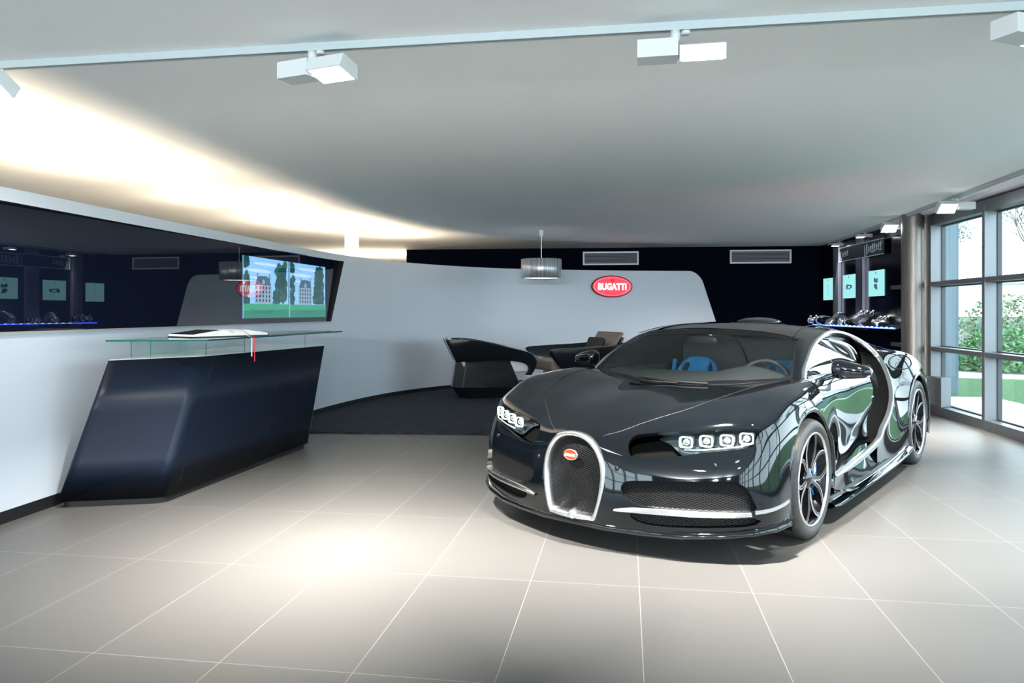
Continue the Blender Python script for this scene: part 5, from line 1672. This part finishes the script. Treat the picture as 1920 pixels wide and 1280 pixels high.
# bank, retaining wall and railing
m = MB(); m.hexa([(7.5, 20.9, -.06), (28, 15.5, -.06), (28, 16.9, -.06), (7.5, 22.4, -.06)], [(7.5, 21.3, 1.15), (28, 15.9, 1.15), (28, 16.9, 1.15), (7.5, 22.4, 1.15)])
tag(m.build('planted_bank', leafs[3], None), 'dark planted bank behind the boulders', 'bank')
conc = mat('pale_concrete', (.62, .64, .66), .8)
RA = Vector((7.0, 23.2, 0)); RB = Vector((30, 17.0, 0)); dR_ = (RB-RA).normalized(); LR = (RB-RA).length; cR = (RA+RB)/2
m = MB(); m.box((cR.x, cR.y, 1.75), (LR, .3, .75), rz=math.atan2(dR_.y, dR_.x)); m.box((cR.x, cR.y, 2.14), (LR, .5, .10), rz=math.atan2(dR_.y, dR_.x))
tag(m.build('retaining_wall', conc, None), 'pale concrete bridge wall beyond the garden', 'wall')
RL = empty('railing', (cR.x, cR.y, 2.19), math.atan2(dR_.y, dR_.x), 'grey metal railing on top of the pale concrete wall', 'railing')
m = MB(); m.box((0, 0, .95), (LR, .05, .05)); m.box((0, 0, .08), (LR, .03, .03)); m.build('rail', conc, RL)
m = MB()
for k in range(170): m.box((-LR/2+LR*k/170, 0, .5), (.022, .022, .88))
o = m.build('balusters', conc, RL); o['kind'] = 'stuff'
def tree(x, y, h, seed, label):
    rn = random.Random(seed); E = empty('tree', (x, y, -.06), 0, label, 'tree', 'trees beyond the railing')
    b = MB(); tips = []
    def br(p, d, L, r, lev):
        q = p+d*L; b.tube([p, (p+q)/2+Vector((rn.uniform(-.05, .05), rn.uniform(-.05, .05), 0))*L, q], [r, r*.8, r*.6], 5)
        tips.append(q)
        if lev > 0:
            for _ in range(3):
                nd_ = (d+Vector((rn.uniform(-.8, .8), rn.uniform(-.8, .8), rn.uniform(-.1, .5)))).normalized(); br(q, nd_, L*.68, r*.55, lev-1)
    br(Vector((0, 0, 0)), Vector((0, 0, 1)), h*.36, .10, 5)
    b.build('branches', bark, E)
    m = MB()
    for t in tips:
        if t.z < h*.4: continue
        for _ in range(5):
            p = t+Vector((rn.uniform(-.3, .3), rn.uniform(-.3, .3), rn.uniform(-.3, .3))); d = Vector((rn.uniform(-1, 1), rn.uniform(-1, 1), rn.uniform(-1, 1))).normalized(); s_ = d.orthogonal().normalized()*.04
            m.add([p, p+d*.06+s_, p+d*.12, p+d*.06-s_], [(0, 1, 2, 3)], False)
    m.build('foliage', leafs[3], E, recalc=False)
tree(17.5, 24.5, 6.0, 11, 'leafy tree rising behind the railing, right')
tree(14.2, 27.0, 5.0, 12, 'sparse tree behind the railing, left')
tree(9.2, 3.2, 5.5, 13, 'garden tree out to the side of the windows')
tree(10.5, 8.5, 5.0, 14, 'garden tree on the lawn in front of the windows')
# neighbouring wing of the building, seen through the far panes
m = MB(); m.hexa([(6.35, 12.0, -.06), (7.35, 12.2, -.06), (7.35, 16, -.06), (6.35, 16, -.06)], [(6.35, 12.0, 3.2), (7.35, 12.2, 3.2), (7.35, 16, 3.2), (6.35, 16, 3.2)])
clad = mat('wing_cladding', (.10, .14, .17), .5, .3); noise_vary(clad, (.06, .10, .125), (.11, .15, .18), 1.5, stretch=(18, 18, .3))
tag(m.build('building_wing', clad, None), 'blue-grey clad corner of the building outside, behind the first window bay', 'building')

# =============================================================== room shell behind the camera
m = MB(); m.box((-1.0, -6.7, CEIL/2), (8.6, .1, CEIL)); o = m.build('wall_front', nw, None); tag(o, kind='structure')
m = MB(); m.box((6.0, 14.45, CEIL/2), (.6, .1, CEIL)); 
o = m.build('wall_corner', nw, None); tag(o, kind='structure')

# =============================================================== light
W = bpy.data.worlds.new('sky'); SC.world = W; W.use_nodes = True
bg = W.node_tree.nodes['Background']; bg.inputs[0].default_value = (.74, .90, 1.0, 1); bg.inputs[1].default_value = 5.2

def area(name, loc, size, energy, col, target, sy=None, spread=None):
    L = bpy.data.lights.new(name, 'AREA'); L.energy = energy; L.color = col; L.size = size
    if sy: L.shape = 'RECTANGLE'; L.size_y = sy
    if spread: L.spread = spread
    o = bpy.data.objects.new(name, L); COL.objects.link(o); o.location = loc
    o.rotation_euler = (Vector(target)-Vector(loc)).to_track_quat('-Z', 'Y').to_euler(); return o
# warm uplights hidden behind the partition wall (cove lighting)
for px, en in ((-60, 22), (150, 16), (330, 16), (520, 18), (640, 20), (700, 18), (790, 14)):
    s = s_at_px(px) if px > 0 else s_at_px(1)-.5
    p, d = at_s(s); n = Vector((d.y, -d.x, 0)); q = p-n*.55
    area('cove_light', (q.x, q.y, 1.75), .30, en, (1, .80, .58), (q.x, q.y, 3))
for k in range(3):
    area('cove_light', (-3.5+1.2*k, 16.2, 1.6), .5, 30, (1, .82, .62), (-3.5+1.2*k, 16.2, 3))
# added fill lights under the ceiling, out of view, for general brightness
for x, y, e in ((-2.2, .6, 6), (1.6, .2, 4), (-1.0, -1.6, 18), (2.2, -1.8, 18)):
    area('added_down_fill', (x, y, CEIL-.06), .35, e, (1, .97, .92), (x, y, 0))
# red glow of the lit sign's lamp and blue shelf glow come from their own emission

# added fill lights behind the camera that brighten the ceiling, with box housings
for x in (-3.2, -1.2, .8):
    E = empty('added_uplight_box', (x, -6.62, 2.0), 0, 'added white box holding an unseen ceiling fill light behind the camera', 'added fill light', 'added ceiling fill lights behind the camera')
    m = MB(); m.box((0, .08, -.04), (.5, .16, .08)); m.build('housing', spm, E)
    area('added_up_fill', (x, -6.5, 2.02), .40, 340, (.86, .95, 1.0), (x+.1, 0, CEIL+.2), sy=.10)

# glazed wall on the left, behind the photographer, with the garden beyond
for n in range(7):
    y0 = -6.5+1.30*n; m = MB()
    m.box((-6.6, y0, 1.25), (.14, .08, 2.5))
    for z in (.05, .83, 1.645, 2.48): m.box((-6.6, y0+.65, z), (.10, 1.24, .06 if .1 < z < 2 else .13))
    o = m.build('window_%d' % (n+15), alm, None); tag(o, kind='structure')
    g = MB(); g.add([(-6.6, y0, .1), (-6.6, y0+1.3, .1), (-6.6, y0+1.3, 2.42), (-6.6, y0, 2.42)], [(0, 1, 2, 3)])
    g.build('window_pane', winglass, o, recalc=False)
m = MB(); m.add([(-30, -20, -.06), (-6.7, -20, -.06), (-6.7, 20, -.06), (-30, 20, -.06)], [(0, 1, 2, 3)])
tag(m.build('lawn', lawnm, None), 'green lawn outside the left windows behind the camera', 'lawn')
shrub(-11.5, -3.5, 1.6, 2.2, 1500, 0, 'dark hedge bush outside the left windows', 31)
shrub(-12.0, .5, 1.8, 1.6, 1500, 3, 'bluish bush outside the left windows', 32)
tree(-14.5, -1.5, 6.0, 33, 'bare-looking tree outside the left windows')
